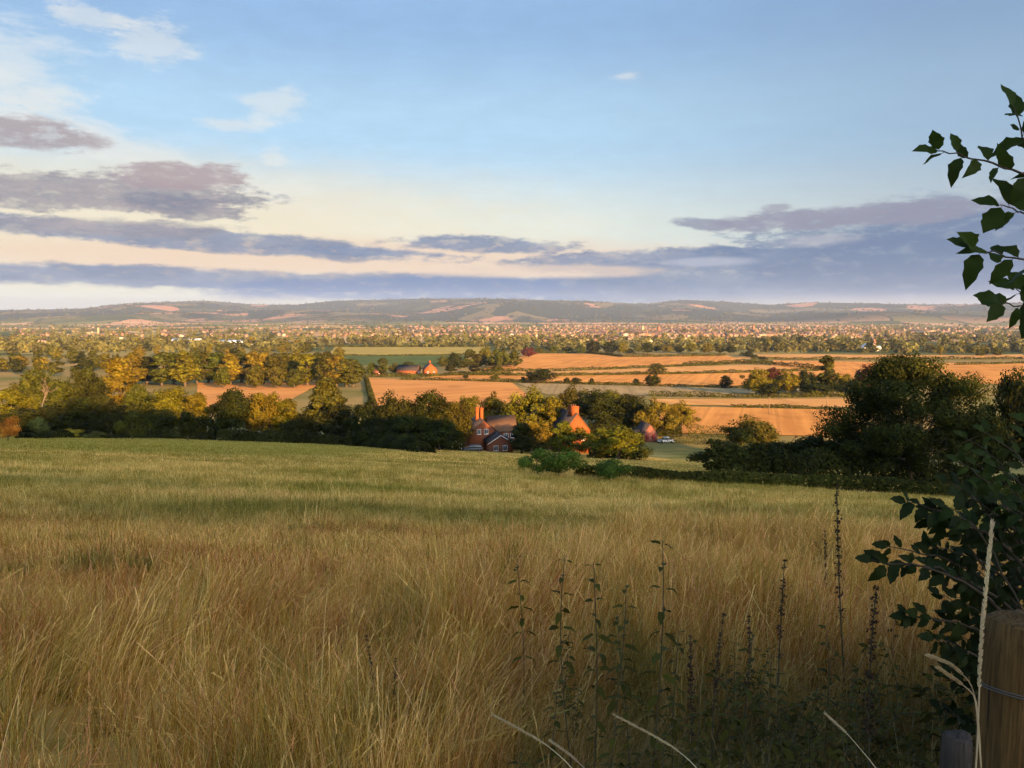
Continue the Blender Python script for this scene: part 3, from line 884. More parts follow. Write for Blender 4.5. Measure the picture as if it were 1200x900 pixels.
for (px, top, w, t), wd in zip(rowt, rl):
    adj = {'gold': 'golden', 'olive': 'olive', 'mid': 'green', 'dark': 'dark'}[t]
    tree(px, 900 + (px % 7) * 12 - (90 if px == 877 else 0), top, w, 'oak', t, f'{adj} tree in the row behind the largest field, {wd}', G_ROW, lod=1)
# looser trees of the middle plain: left, and right
rb = random.Random(21)
ZONES = [('left', -60, 400, 480, 1500, 92, ['gold', 'gold', 'olive', 'mid', 'dark', 'amber']), ('right', 880, 1230, 760, 1500, 58, ['dark', 'dark', 'olive', 'mid', 'gold'])]
for zn, x0, x1, y0, y1, n, cols in ZONES:
    for i in range(n):
        Y = math.exp(rb.uniform(math.log(y0), math.log(y1))); px = rb.uniform(x0, x1)
        if zn == 'right' and Y < 950 and px < 1100: Y += 250
        x = xat(px, Y); Hm = rb.uniform(8, 15); t = rb.choice(cols)
        topy = 450 - F * math.tan(math.atan((hz(x, Y) + Hm - 1.6) / Y) + PITCH)
        adj = {'gold': 'golden', 'olive': 'olive', 'mid': 'green', 'dark': 'dark', 'amber': 'amber'}[t]
        where = 'scattered over the left plain beyond the long belt' if zn == 'left' else 'scattered over the right plain below the far hills'
        cm, tm, w0, h0 = proto(rb.choice(['oak', 'oak', 'ash']), rb.randrange(3), 0)
        W = rb.uniform(8, 15)
        o = link('distant_tree', cm, None, (x, Y, hz(x, Y)), rb.uniform(0, 6), (W / w0, W / w0, Hm / h0))
        o.color = (*TINT[t], 1)
        tag(o, f'small {adj} tree {where}', 'tree', f'{adj} trees of the {zn} plain')


# ------------------------------------------------------------------ hedges
def hedge(pts, width, height, tint, label, leaf=0.55, dens=9.0, seed=1, rough=0.35, world=False, group='hedges between the fields', name='hedge'):
    rng = np.random.default_rng(seed)
    g = np.array([p[:2] for p in pts]) if world else np.array([ground_at(*p)[:2] for p in pts])
    seg = np.linalg.norm(np.diff(g, axis=0), axis=1); cum = np.concatenate([[0], np.cumsum(seg)]); L = cum[-1]
    n = int(L * dens * (width + height))
    s = rng.uniform(0, L, n)
    X = np.interp(s, cum, g[:, 0]); Yc = np.interp(s, cum, g[:, 1])
    ang = rng.uniform(-0.15, 1.0, n) * math.pi
    hh = height * (1 + rough * (np.sin(s / 3.1 + seed) * .4 + np.sin(s / 1.17 + seed * 2) * .3 + np.sin(s / 9.7) * .5))
    rr = rng.uniform(0.6, 1.0, n) ** .5
    dy = np.cos(ang) * width / 2 * rr; dz = np.abs(np.sin(ang)) * hh * rr
    tx = np.gradient(np.interp(np.linspace(0, L, 50), cum, g[:, 0])); ty = np.gradient(np.interp(np.linspace(0, L, 50), cum, g[:, 1]))
    k = np.clip((s / L * 49).astype(int), 0, 49); nl = np.hypot(tx, ty)[k]
    X = X - ty[k] / nl * dy; Yc = Yc + tx[k] / nl * dy
    org = g.mean(0); oz = hz(*org)
    P = np.stack([X - org[0], Yc - org[1], h(X, Yc) + dz + .05 - oz], 1)
    nor = np.stack([-ty[k] / nl * np.cos(ang), tx[k] / nl * np.cos(ang), np.sin(ang)], 1) + rng.normal(0, .5, (n, 3))
    v, q = leaf_cards(P, nor, leaf, rng)
    tone = np.clip(0.5 + .25 * np.sin(s / 2.3 + seed) + rng.normal(0, .18, n), 0, 1)
    o = link(name, mesh_np(name, v, q, M['hedge'], {'tone': np.repeat(tone, 4)}), None, (org[0], org[1], oz))
    o.color = (*TINT[tint], 1)
    return tag(o, label, 'hedge', group)


HEDGES = [
    ([(438, 477), (433, 458), (429, 443)], 'hedge down the left side of the pinkish orange field', 1.6),
    ([(560, 435), (650, 435.6), (780, 430.5), (905, 425)], 'hedge crossing the bright stubble, upper of two parallel lines', 2.2),
    ([(520, 440), (650, 441), (780, 439), (905, 436), (960, 435)], 'hedge crossing the bright stubble, lower of two parallel lines', 2.0),
    ([(470, 445.5), (600, 448), (700, 451.5), (790, 453.5), (875, 455.5)], 'hedge with single dark trees along it', 1.6),
    ([(760, 464.5), (880, 466.5), (1000, 465)], 'thick dark hedge below the dull grazed field', 2.2),
    ([(856, 478), (930, 479), (1010, 482)], 'hedge above the bright orange field on the right', 1.3),
    ([(622, 414), (690, 414), (728, 418.5), (850, 417)], 'hedge at the far edge of the largest orange field', 3.0),
    ([(800, 429), (860, 426), (905, 427.5), (975, 434.5)], 'dark hedge curving down to the tall slim tree', 3.2),
    ([(868, 416), (897, 422)], 'short slanting hedge at the right end of the largest field', 2.6),
    ([(880, 421.5), (1000, 421.5), (1200, 421)], 'long straight far hedge on the right', 2.4),
    ([(1120, 428), (1210, 426)], 'hedge in the orange field right of the big tree', 2.0),
    ([(430, 442), (500, 441.5), (600, 438)], 'dark hedge in front of the hamlet', 2.2),
    ([(395, 417), (545, 416)], 'hedge between the pale and the deep green pastures', 1.4),
    ([(385, 407), (575, 406)], 'hedge behind the pale green pasture', 3.0),
    ([(1090, 411), (1210, 412)], 'hedge under the dark wood at the far right', 4.0)]
for i, (pts, lb, hh) in enumerate(HEDGES):
    Ym = ground_at(*pts[len(pts) // 2])[1]
    hedge(pts, 2.0 + Ym / 500, hh, 'mid', lb, leaf=0.45 + Ym / 1100, dens=5.5 if Ym < 600 else 3.0, seed=i + 3)
# the near hedge closing the meadow on the right, and low growth at the left edge
hedge([(690, 560.5), (740, 562), (840, 567), (940, 572), (1040, 577), (1120, 583), (1230, 592)], 2.2, .68, 'mid', 'long low hedge closing the meadow on the right', leaf=0.24, dens=120, seed=40, rough=0.3)
hedge([(30, 514.5), (130, 513.5), (250, 512.5), (345, 514)], 3.0, 0.9, 'dark', 'low dark hedge along the left edge of the meadow', leaf=0.4, dens=36, seed=41, rough=0.5)
hedge([(345, 516), (420, 523), (500, 531)], 3.0, 1.8, 'dark', 'dark hedge under the dark grove', leaf=0.4, dens=34, seed=42, rough=0.5)
hedge([(770, 519), (850, 522), (905, 524)], 2.2, 1.5, 'mid', 'short hedge behind the small meadow right of the pink house', leaf=0.35, dens=14, seed=43)
hedge([(805, 512), (850, 514), (890, 513)], 3, 3.0, 'mid', 'taller hedge at the foot of the bright orange field', leaf=0.4, dens=12, seed=44)


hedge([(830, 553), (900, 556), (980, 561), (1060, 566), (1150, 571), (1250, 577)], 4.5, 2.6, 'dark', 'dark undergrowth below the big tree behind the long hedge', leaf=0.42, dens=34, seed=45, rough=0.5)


UG = 'dark undergrowth beneath the trees'
def wl(*a): return [(xat(px, Y), Y) for px, Y in a]
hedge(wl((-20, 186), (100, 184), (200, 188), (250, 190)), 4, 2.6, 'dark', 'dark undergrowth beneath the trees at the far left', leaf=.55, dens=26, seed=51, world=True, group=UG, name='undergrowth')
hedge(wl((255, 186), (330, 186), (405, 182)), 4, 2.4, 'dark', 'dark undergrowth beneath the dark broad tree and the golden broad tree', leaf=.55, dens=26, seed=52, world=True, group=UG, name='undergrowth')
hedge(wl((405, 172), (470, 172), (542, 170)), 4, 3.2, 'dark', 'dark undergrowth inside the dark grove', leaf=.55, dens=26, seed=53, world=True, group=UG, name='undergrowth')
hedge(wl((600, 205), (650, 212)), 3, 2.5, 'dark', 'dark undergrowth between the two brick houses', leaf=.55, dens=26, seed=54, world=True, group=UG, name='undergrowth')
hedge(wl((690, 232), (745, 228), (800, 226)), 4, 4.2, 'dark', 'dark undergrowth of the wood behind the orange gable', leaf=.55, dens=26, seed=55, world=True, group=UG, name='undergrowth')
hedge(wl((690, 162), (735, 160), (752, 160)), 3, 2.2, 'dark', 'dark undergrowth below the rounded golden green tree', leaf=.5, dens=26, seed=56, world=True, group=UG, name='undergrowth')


# ------------------------------------------------------------------ houses
def gable(mbw, mbr, W, L, eav, ridge, over=0.3, th=0.16):
    """walls with gables facing -y (y=0) and roof slabs, ridge along y"""
    mbw.prism([(-W / 2, -.6), (W / 2, -.6), (W / 2, eav), (0, ridge), (-W / 2, eav)], L)
    sl = (ridge - eav) / (W / 2)
    for sg in (-1, 1):
        a = np.array([0, ridge + .04]); b = np.array([sg * (W / 2 + over), eav - sl * over + .04]); up = np.array([0, th])
        pr = [a, b, b + up, a + up] if sg > 0 else [b, a, a + up, b + up]
        mbr.prism(pr, L + 2 * over * .6, (0.003 * sg, -over * .6, 0))


def window(parent, c, w, hgt, ny, mat='glass', frame='white'):
    """a window in a wall facing local -y (ny=0) or rotated by ny about z: frame + pane"""
    f = MB(); t = .07
    for dx, dz, sx, sz in ((-w / 2, 0, t, hgt + t), (w / 2, 0, t, hgt + t), (0, hgt / 2, w, t), (0, -hgt / 2, w, t), (0, 0, .04, hgt)):
        f.box((dx, 0, dz), (sx, .09, sz))
    f.box((0, -.04, -hgt / 2 - .07), (w + .2, .16, .06))
    o = link('window', f.mesh('window', M[frame]), parent, c, ny)
    p = MB().box((0, .02, 0), (w - t, .03, hgt - t)).mesh('pane', M[mat])
    link('pane', p, o)
    return o


def chimney(parent, x, y, z0, z1, w=.7, d=.7, pots=2, mat='brick'):
    mb = MB(); mb.box((x, y, (z0 + z1) / 2), (w, d, z1 - z0)); mb.box((x, y, z1 - .12), (w + .16, d + .16, .14)); mb.box((x, y, z1 - .45), (w + .1, d + .1, .1))
    c = link('chimney', mb.mesh('chimney', M[mat]), parent)
    for k in range(pots):
        px = x + (k - (pots - 1) / 2) * (w / max(pots, 1))
        p = MB(); p.tube([(px, y, z1 - .07), (px, y, z1 + .28), (px, y, z1 + .36)], [.13, .10, .13], 10)
        link('chimney_pot', p.mesh('chimney_pot', M['tile'], True), c)


def house_left():
    Y = 184.0; x = xat(574, Y); z = hz(x, Y)
    o = empty('brick_house', (x, Y, z), math.radians(14))
    w, r = MB(), MB(); gable(w, r, 6.4, 9.5, 4.3, 7.0)                  # main range, gable to the front
    link('wall', w.mesh('wall', M['dullbrick']), o, (-1.4, 0, 0)); link('roof', r.mesh('roof', M['slate']), o, (-1.4, 0, 0))
    w, r = MB(), MB(); gable(w, r, 5.4, 6.5, 4.2, 7.3)                  # cross range to the right, ridge sideways
    link('wall', w.mesh('wall', M['dullbrick']), o, (7.0, 5.0, 0), math.radians(90)); link('roof', r.mesh('roof', M['tile']), o, (7.0, 5.0, 0), math.radians(90))
    w, r = MB(), MB(); gable(w, r, 5.6, 5.0, 2.7, 4.4)                  # low front wing
    link('wall', w.mesh('wall', M['dullbrick']), o, (1.4, -5.0, 0)); link('roof', r.mesh('roof', M['slate']), o, (1.4, -5.0, 0))
    mb = MB()
    for sg in (-1, 1):
        mb.prism([(0, 4.36), (sg * 3.1, 2.42), (sg * 3.1, 2.24), (0, 4.18)][::sg], .06, (1.4, -5.26, 0))
    link('bargeboard', mb.mesh('bargeboard', M['white']), o)
    chimney(o, -2.0, 5.0, 5.2, 9.6, .7, .7, 1); chimney(o, -.85, 5.4, 5.2, 9.4, .7, .7, 1)
    for wx, wz in ((-2.6, 3.2), (-.9, 3.2)): window(o, (wx, -.03, wz + 1.3), .9, 1.1, 0)
    for wx in (.3, 2.4): window(o, (wx, -5.03, 1.4), 1.0, 1.1, 0)
    window(o, (4.4, 2.27, 3.0), 1.0, 1.1, 0); window(o, (5.9, 2.27, 3.0), .9, 1.1, 0)
    tag(o, 'brick house with twin tall chimneys and a low gabled front wing', 'house')
    return o


def house_right():
    Y = 188.0; x = xat(677, Y); z = hz(x, Y)
    o = empty('brick_house', (x, Y, z), math.radians(17))
    w, r = MB(), MB(); gable(w, r, 6.4, 11.0, 5.3, 9.3, .12)
    link('wall', w.mesh('wall', M['brick']), o); link('roof', r.mesh('roof', M['slate']), o)
    mb = MB()
    for sg in (-1, 1):
        mb.prism([(0, 9.52), (sg * 3.36, 5.32), (sg * 3.36, 5.08), (0, 9.26)][::sg], .08, (0, -.20, 0))
    link('verge', mb.mesh('verge', M['tile']), o)
    chimney(o, 0, 2.7, 8.4, 10.9, 1.5, 3.3, 3)
    for k in (0, 1, 2):
        pass
    window(o, (-1.5, -.03, 3.6), .9, 1.2, 0); window(o, (1.5, -.03, 3.6), .9, 1.2, 0)
    tag(o, 'brick house whose tall orange gable and wide chimney rise from trees', 'house')


def house_pink():
    Y = 214.0; x = xat(763, Y); z = hz(x, Y)
    o = empty('cottage', (x, Y, z), math.radians(10))
    w, r = MB(), MB(); gable(w, r, 3.9, 7.0, 2.3, 4.7, .15)
    link('wall', w.mesh('wall', M['pinkbrick']), o); link('roof', r.mesh('roof', M['slate']), o)
    for sx in (-.95, .95): window(o, (sx, -.03, 1.5), .8, 1.1, 0, 'darkred', 'darkred')
    w, r = MB(), MB(); gable(w, r, 3.0, 4.0, 1.8, 3.0, .12)
    link('wall', w.mesh('wall', M['pinkbrick']), o, (-2.2, 3.0, 0), math.radians(90)); link('roof', r.mesh('roof', M['slate']), o, (-2.2, 3.0, 0), math.radians(90))
    tag(o, 'small pink gabled cottage with two dark red windows beside white car', 'house')


house_left(); house_right(); house_pink()


def car(px, Y, rz, mat, label, L=4.3, W=1.75, estate=False):
    x = xat(px, Y); z = hz(x, Y)
    o = empty('parked_car', (x, Y, z + .02), rz)
    low = [(-L / 2, .32), (-L / 2 + .08, .72), (-L / 2 + .9, .86), (-L / 2 + 1.0, .9), (L / 2 - .25, .92), (L / 2, .8), (L / 2, .34), (L / 2 - .1, .24), (-L / 2 + .1, .24)]
    cab = [(-L / 2 + 1.0, .88), (-L / 2 + 1.65, 1.40), (-L / 2 + 2.1, 1.46), (L / 2 - (.5 if estate else 1.0), 1.44), (L / 2 - (.1 if estate else .3), .9)]
    b = MB(); b.prism(low[::-1], W, (0, -W / 2, 0)); me = b.mesh('body', mat)
    bo = link('body', me, o)
    md = bo.modifiers.new('round', 'BEVEL'); md.width = .06; md.segments = 3; md.limit_method = 'ANGLE'
    c = MB(); c.prism(cab[::-1], W * .84, (0, -W * .42, 0))
    co = link('cabin', c.mesh('cabin', M['glass']), o); md = co.modifiers.new('round', 'BEVEL'); md.width = .05; md.segments = 2
    rf = MB(); rf.prism([(-L / 2 + 1.6, 1.40), (-L / 2 + 2.1, 1.47), (L / 2 - (.55 if estate else 1.05), 1.45), (L / 2 - (.55 if estate else 1.05), 1.50), (-L / 2 + 2.1, 1.52), (-L / 2 + 1.6, 1.45)], W * .8, (0, -W * .4, 0))
    link('roof', rf.mesh('roof', mat), o)
    for sx in (-L / 2 + .85, L / 2 - .8):
        for sy in (-1, 1):
            t = MB(); t.tube([(sx, sy * (W / 2 - .2), .31), (sx, sy * (W / 2 + .01), .31)], .31, 18)
            wl = link('wheel', t.mesh('wheel', M['tyre']), o)
            t = MB(); t.tube([(sx, sy * (W / 2 + .0), .31), (sx, sy * (W / 2 + .025), .31)], .19, 14); link('rim', t.mesh('rim', M['metal']), wl)
    for sy in (-1, 1):
        t = MB(); t.box((-L / 2 + .04, sy * W * .36, .64), (.1, .3, .14)); link('headlight', t.mesh('headlight', M['white']), o)
        t = MB(); t.box((L / 2 - .02, sy * W * .38, .72), (.08, .2, .18)); link('tail_light', t.mesh('tail_light', M['darkred']), o)
    tag(o, label, 'car')


car(781, 213, math.radians(8), M['carwhite'], 'white car parked beside the small pink cottage')
car(553, 171, math.radians(4), M['carblack'], 'black estate car parked before the chimneyed brick house', 4.6, 1.8, True)


def field_gate(px, Y):
    x = xat(px, Y); z = hz(x, Y)
    o = empty('field_gate', (x, Y, z))
    for sx in (-1.6, 1.6):
        link('gate_post', MB().box((sx, 0, .55), (.16, .16, 1.5)).mesh('gate_post', M['greywood']), o)
    m = MB()
    for k in range(5): m.box((0, 0, .2 + k * .24), (3.0, .04, .09))
    m.box((-1.4, .03, .68), (.09, .04, 1.1)); m.box((1.4, .03, .68), (.09, .04, 1.1)); m.box((0, .03, .68), (.09, .04, 1.1))
    link('gate_panel', m.mesh('gate_panel', M['greywood']), o)
    tag(o, 'grey wooden field gate right of the black car, under the low gable', 'gate')


field_gate(583, 168)


def simple_house(name, px, base, W, L, eav, ridge, rz, wall, roof, label, group=None, chim=False, cat='house', Y=None):
    if Y is None: g = ground_at(px, base); x, y = g[0], g[1]
    else: x, y = xat(px, Y), Y
    o = empty(name, (x, y, hz(x, y)), rz)
    w, r = MB(), MB(); gable(w, r, W, L, eav, ridge, .25)
    link('wall', w.mesh('wall', M[wall]), o); link('roof', r.mesh('roof', M[roof]), o)
    if chim: chimney(o, 0, L * .4, ridge - .6, ridge + 1.6, .9, .9, 2)
    if W < 20:
        for sx in (-W * .25, W * .25): window(o, (sx, -.03, eav * .55), 1.0, 1.3, 0)
    return tag(o, label, cat, group)


simple_house('farmhouse', 505, 440.5, 8.0, 10, 4.0, 7.8, math.radians(14), 'brick', 'slate', 'orange brick farmhouse at the hamlet by the edge of the field', chim=True)
simple_house('barn', 491, 439, 7, 14, 3.0, 6.2, math.radians(80), 'dullbrick', 'slate', 'long low tiled barn left of the orange farmhouse', cat='barn')
simple_house('house', 447, 440, 6, 8, 3.5, 6, math.radians(40), 'pinkbrick', 'tile', 'small pink house half hidden by trees at the left of the hamlet')
simple_house('barn', 1024, 411.5, 11, 16, 5.5, 9, math.radians(20), 'brick', 'glasshouse', 'orange gabled barn with a white roof on the right plain', cat='barn')
simple_house('shed', 1031, 411.5, 9, 26, 4, 6.5, math.radians(85), 'townwall_white', 'glasshouse', 'long white shed right of the orange gabled barn', cat='shed')
simple_house('glasshouse', 236, 402, 14, 48, 5, 7.5, math.radians(88), 'glasshouse', 'glasshouse', 'long white glasshouse on the far left plain, left one of two', 'long glasshouses', cat='glasshouse')
simple_house('glasshouse', 297, 404, 14, 56, 5, 7.5, math.radians(87), 'glasshouse', 'glasshouse', 'long white glasshouse on the left plain, right one of two', 'long glasshouses', cat='glasshouse')


def pole(px, base, top, label):
    g = ground_at(px, base); x, y = g[0], g[1]; z = hz(x, y); H = at(px, top, y)[2] - z
    o = empty('telegraph_pole', (x, y, z))
    m = MB(); m.tube([(0, 0, -.3), (0, 0, H)], [.15, .11], 8); link('pole', m.mesh('pole', M['polewood'], True), o)
    link('crossarm', MB().box((0, .1, H - .5), (1.5, .1, .12)).mesh('crossarm', M['polewood']), o)
    tag(o, label, 'pole', 'telegraph poles in the valley')


pole(818, 500, 487, 'dark telegraph pole at the left edge of the bright orange field')
pole(901, 486, 465, 'telegraph pole in the middle above the bright orange field')
pole(969, 478, 464, 'telegraph pole beneath the right copse')


# ------------------------------------------------------------------ the far town and far woodland
def tower(px, Y, W, H, label, spire=0.0, mat='townwall_cream'):
    x = xat(px, Y); z = hz(x, Y)
    o = empty('church_tower' if spire else 'tower', (x, Y, z), .4)
    m = MB(); m.box((0, 0, H / 2 - 1), (W, W, H + 2))
    for sx in (-1, 1):
        for sy in (-1, 1): m.box((sx * W / 2, sy * W / 2, H * .5), (W * .16, W * .16, H + 2.5))
    link('shaft', m.mesh('shaft', M[mat]), o)
    if spire:
        s = MB(); a = W * .48
        s.add([(-a, -a, H), (a, -a, H), (a, a, H), (-a, a, H), (0, 0, H + spire)], [[3, 2, 1, 0]], [[0, 1, 4], [1, 2, 4], [2, 3, 4], [3, 0, 4]])
        link('spire', s.mesh('spire', M['townroof']), o)
    tag(o, label, 'tower')


tower(571, 2600, 6, 19, 'pale church tower in the far town, left of the town centre', 8)
tower(752, 2700, 7, 20, 'pale tower in the middle of the far town')
tower(771, 2500, 5, 19, 'slim pinkish tower in the far town, right of the pale tower', 10, 'townwall_brick')
tower(881, 2600, 6, 22, 'tower by the large pale hall at the right of the far town', 0, 'townwall_brick')
tower(118, 2300, 4, 19, 'thin pale tower alone on the far left plain')


def town_mesh(W, L, eav, ridge, wall):
    w, r = MB(), MB(); gable(w, r, W, L, eav, ridge, .3)
    v = np.concatenate(w.v + r.v); n0 = sum(len(a) for a in w.v)
    qs = np.concatenate(w.q + [q + n0 for q in r.q]); ts = np.concatenate(w.t + [t + n0 for t in r.t])
    qi = [0] * sum(len(q) for q in w.q) + [1] * sum(len(q) for q in r.q); ti = [0] * sum(len(t) for t in w.t) + [1] * sum(len(t) for t in r.t)
    return mesh_np('town_house', v, [qs, ts], [M[wall], M['townroof']], mat_idx=qi + ti)


TM = {'cream': town_mesh(10, 17, 7, 11, 'townwall_cream'), 'orange brick': town_mesh(9, 15, 6.5, 10.5, 'townwall_brick'), 'white': town_mesh(13, 22, 7, 10, 'townwall_white')}
rb = random.Random(5)


def town_spot(rb):
    """centres of building density, thicker between px 640 and 900"""
    while True:
        px = rb.gauss(760, 130) if rb.random() < .6 else rb.uniform(20, 1220)
        Y = math.exp(rb.uniform(math.log(1350), math.log(4800)))
        if px < 400 and rb.random() < .6: continue
        return px, Y


for i in range(150):
    px, Y = town_spot(rb); Y = rb.uniform(1300, 2300)
    kind = rb.choice(['cream', 'orange brick', 'orange brick', 'white'])
    x = xat(px, Y)
    o = link('town_house', TM[kind], None, (x, Y, hz(x, Y)), rb.uniform(-1.0, 1.0), (.65, .65, rb.uniform(.5, .85)))
    side = 'left' if px < 560 else ('right' if px > 900 else 'middle')
    tag(o, f'tiny {kind} house in the {side} part of the distant town', 'house', f'{kind} houses in the {side} of the town')
for px, Y, W, L, kind, lb in [(832, 2500, 26, 40, 'cream', 'large pale cream hall at the right of the far town'), (886, 2450, 22, 34, 'orange brick', 'large pinkish hall next to the brick tower in the far town'), (872, 2350, 16, 30, 'cream', 'bright cream block left of the pinkish hall'),
                              (628, 2000, 18, 30, 'cream', 'pale cream block at the left end of the town centre'), (733, 1900, 16, 30, 'white', 'white block in the town centre'), (1090, 2600, 30, 80, 'white', 'very long white shed on the far right plain')]:
    x = xat(px, Y); o = link('town_hall', TM[kind], None, (x, Y, hz(x, Y)), .35, (W / 15, L / 22, 1.0)); tag(o, lb, 'building')


def far_town():
    rng = np.random.default_rng(9); rb = random.Random(77)
    vs, qs, cols, n = [], [], [], 0
    for i in range(2300):
        px, Y = town_spot(rb); Y = max(Y, 2000)
        x = xat(px, Y); z = hz(x, Y); W = rb.uniform(6, 10); L = rb.uniform(8, 18); e = rb.uniform(3.5, 6); r = e + rb.uniform(2.5, 4); a = rb.uniform(-1.3, 1.3)
        base = np.array([(-W / 2, 0, -1), (W / 2, 0, -1), (W / 2, 0, e), (0, 0, r), (-W / 2, 0, e)]); v = np.concatenate([base, base + [0, L, 0]])
        cs, sn = math.cos(a), math.sin(a); v = np.stack([v[:, 0] * cs - v[:, 1] * sn + x, v[:, 0] * sn + v[:, 1] * cs + Y, v[:, 2] + z], 1)
        wall = rb.choice([(.26, .19, .13), (.24, .13, .08), (.2, .12, .085), (.32, .25, .18), (.22, .145, .095)]); roof = rb.choice([(.17, .10, .07), (.2, .12, .085), (.14, .12, .105)])
        # walls and roof get their own vertices so the colours stay apart
        vv = np.concatenate([v, v]); vs.append(vv)
        qs.append(np.array([[0, 1, 2, 4], [6, 5, 9, 7], [1, 6, 7, 2], [5, 0, 4, 9], [12, 17, 18, 13], [13, 18, 19, 14], [4, 2, 3, 3], [7, 9, 8, 8]]) + n); n += 20
        cols.append(np.array([wall] * 10 + [roof] * 10))
    q = np.concatenate(qs); tri = q[(q[:, 2] == q[:, 3])][:, :3]; q = q[q[:, 2] != q[:, 3]]
    o = link('distant_town', mesh_np('distant_town', np.concatenate(vs), [q, tri], M['attr'], {'col': np.concatenate(cols)}))
    tag(o, 'mass of tiny pinkish houses of the town spread over the far plain', 'town', kind='stuff')


far_town()


def far_woods():
    rng = np.random.default_rng(31)
    N = 9000
    Y = np.exp(rng.uniform(math.log(950), math.log(6500), N)); pxs = rng.uniform(-140, 1340, N)
    # far hill woods too
    Y2 = rng.uniform(6500, 12400, 3500); px2 = rng.uniform(-140, 1340, 3500)
    Y = np.concatenate([Y, Y2]); pxs = np.concatenate([pxs, px2])
    X = (pxs - 600) / F * Y
    # gather into belts and copses
    den = np.sin(X / 260 + 1.7 * np.sin(Y / 600)) * np.sin(Y / 190 + 1.1 * np.sin(X / 450)) + 0.35 * rng.normal(size=len(X))
    keep = (den > -0.05) | (rng.uniform(size=len(X)) < .25)
    inner = (Y < 1300) & (pxs > 610) & (pxs < 880) & (Y < 1050)
    green = (Y < 1150) & (pxs > 380) & (pxs < 580)
    keep &= ~(inner | green)
    X, Y = X[keep], Y[keep]; n = len(X)
    Z = h(X, Y); H = rng.uniform(7, 15, n) * (1 + (Y > 6500) * .5); W = rng.uniform(7, 15, n) * (1 + (Y > 6500) * 1.2)
    k = 46
    d = rand_dir(rng, n * k).reshape(n, k, 3)
    lob = 0.72 + 0.28 * rng.uniform(size=(n, k, 1))
    d2 = d * lob; d2[..., 2] = np.abs(d2[..., 2]) * .62 + .3 - .28 * (d[..., 2] < 0)
    c = np.stack([X, Y, Z], -1)[:, None] + d2 * np.stack([W / 2, W / 2, H], -1)[:, None]
    size = np.repeat(W * .30, k)
    v, q = leaf_cards(c.reshape(-1, 3), (d + rng.normal(0, .3, d.shape)).reshape(-1, 3), size, rng, .75)
    tone = np.clip(np.repeat(rng.beta(1.6, 1.6, n) * np.where(Y > 6300, .3, 1.0), k) + rng.normal(0, .08, n * k), 0, 1)
    o = link('distant_woodland', mesh_np('distant_woodland', v, q, M['farleaf'], {'tone': np.repeat(tone, 4)}))
    tag(o, 'countless far trees and copses spread over the plain and hills', 'woodland', kind='stuff')


far_woods()


# ------------------------------------------------------------------ meadow grass
def tuft(seed, n, hmin, hmax, spread, width, lean, heads=0.14, segs=4, tangle=.3):
    rng = np.random.default_rng(seed)
    vs, qs, tone, nn = [], [], [], 0
    for b in range(n):
        a = rng.uniform(0, 2 * math.pi); r = spread * math.sqrt(rng.uniform())
        p0 = np.array([r * math.cos(a), r * math.sin(a), -0.02]); H = rng.uniform(hmin, hmax)
        da = rng.uniform(0, 2 * math.pi); bend = abs(rng.normal(0, tangle)) + .06 + .8 * (rng.uniform() < .06)
        dirv = np.array([math.cos(da), math.sin(da), 0]) * bend + np.array([lean, 0.02, 0])
        side = np.array([-math.sin(da + rng.normal(0, .6)), math.cos(da), 0]); side /= np.linalg.norm(side)
        t = np.linspace(0, 1, segs + 1)
        droop = rng.uniform(0, .28) * bend
        cen = p0 + np.outer(t * H, [0, 0, 1]) + np.outer(t ** 1.8 * H, dirv) - np.outer(t ** 3 * H * droop, [0, 0, 1])
        w = width * rng.uniform(.6, 1.4) * (1 - t ** 2 * .92) / 2
        head = rng.uniform() < heads
        if head: w = np.full(segs + 1, width * .28)
        L = cen - side * w[:, None]; R_ = cen + side * w[:, None]
        vs.append(np.stack([L, R_], 1).reshape(-1, 3))
        i = np.arange(segs) * 2 + nn
        qs.append(np.stack([i, i + 1, i + 3, i + 2], 1)); nn += 2 * (segs + 1)
        tv = np.clip(rng.normal(.5, .3), 0, 1)
        tone.append(np.repeat(np.full(segs + 1, tv), 2))
        if head:                                             # seed head: many short spikelets round the tip
            m = 18; tip, tdir = cen[-1], cen[-1] - cen[-2]; tdir /= np.linalg.norm(tdir)
            for k in range(m):
                c = tip - tdir * (k / m) * H * .17
                o = rng.normal(0, 1, 3); o -= tdir * o.dot(tdir); o /= np.linalg.norm(o)
                e = c + (o * .3 + tdir) * H * .03
                sw = np.cross(tdir, o) * width * .45
                vs.append(np.array([c, (c + e) / 2 + sw, e, (c + e) / 2 - sw])); qs.append(np.array([[nn, nn + 1, nn + 2, nn + 3]])); nn += 4
                tone.append(np.full(4, min(1, tv + .25)))
    return mesh_np('grass_tuft', np.concatenate(vs), np.concatenate(qs), M['grass'], {'tone': np.concatenate(tone)})


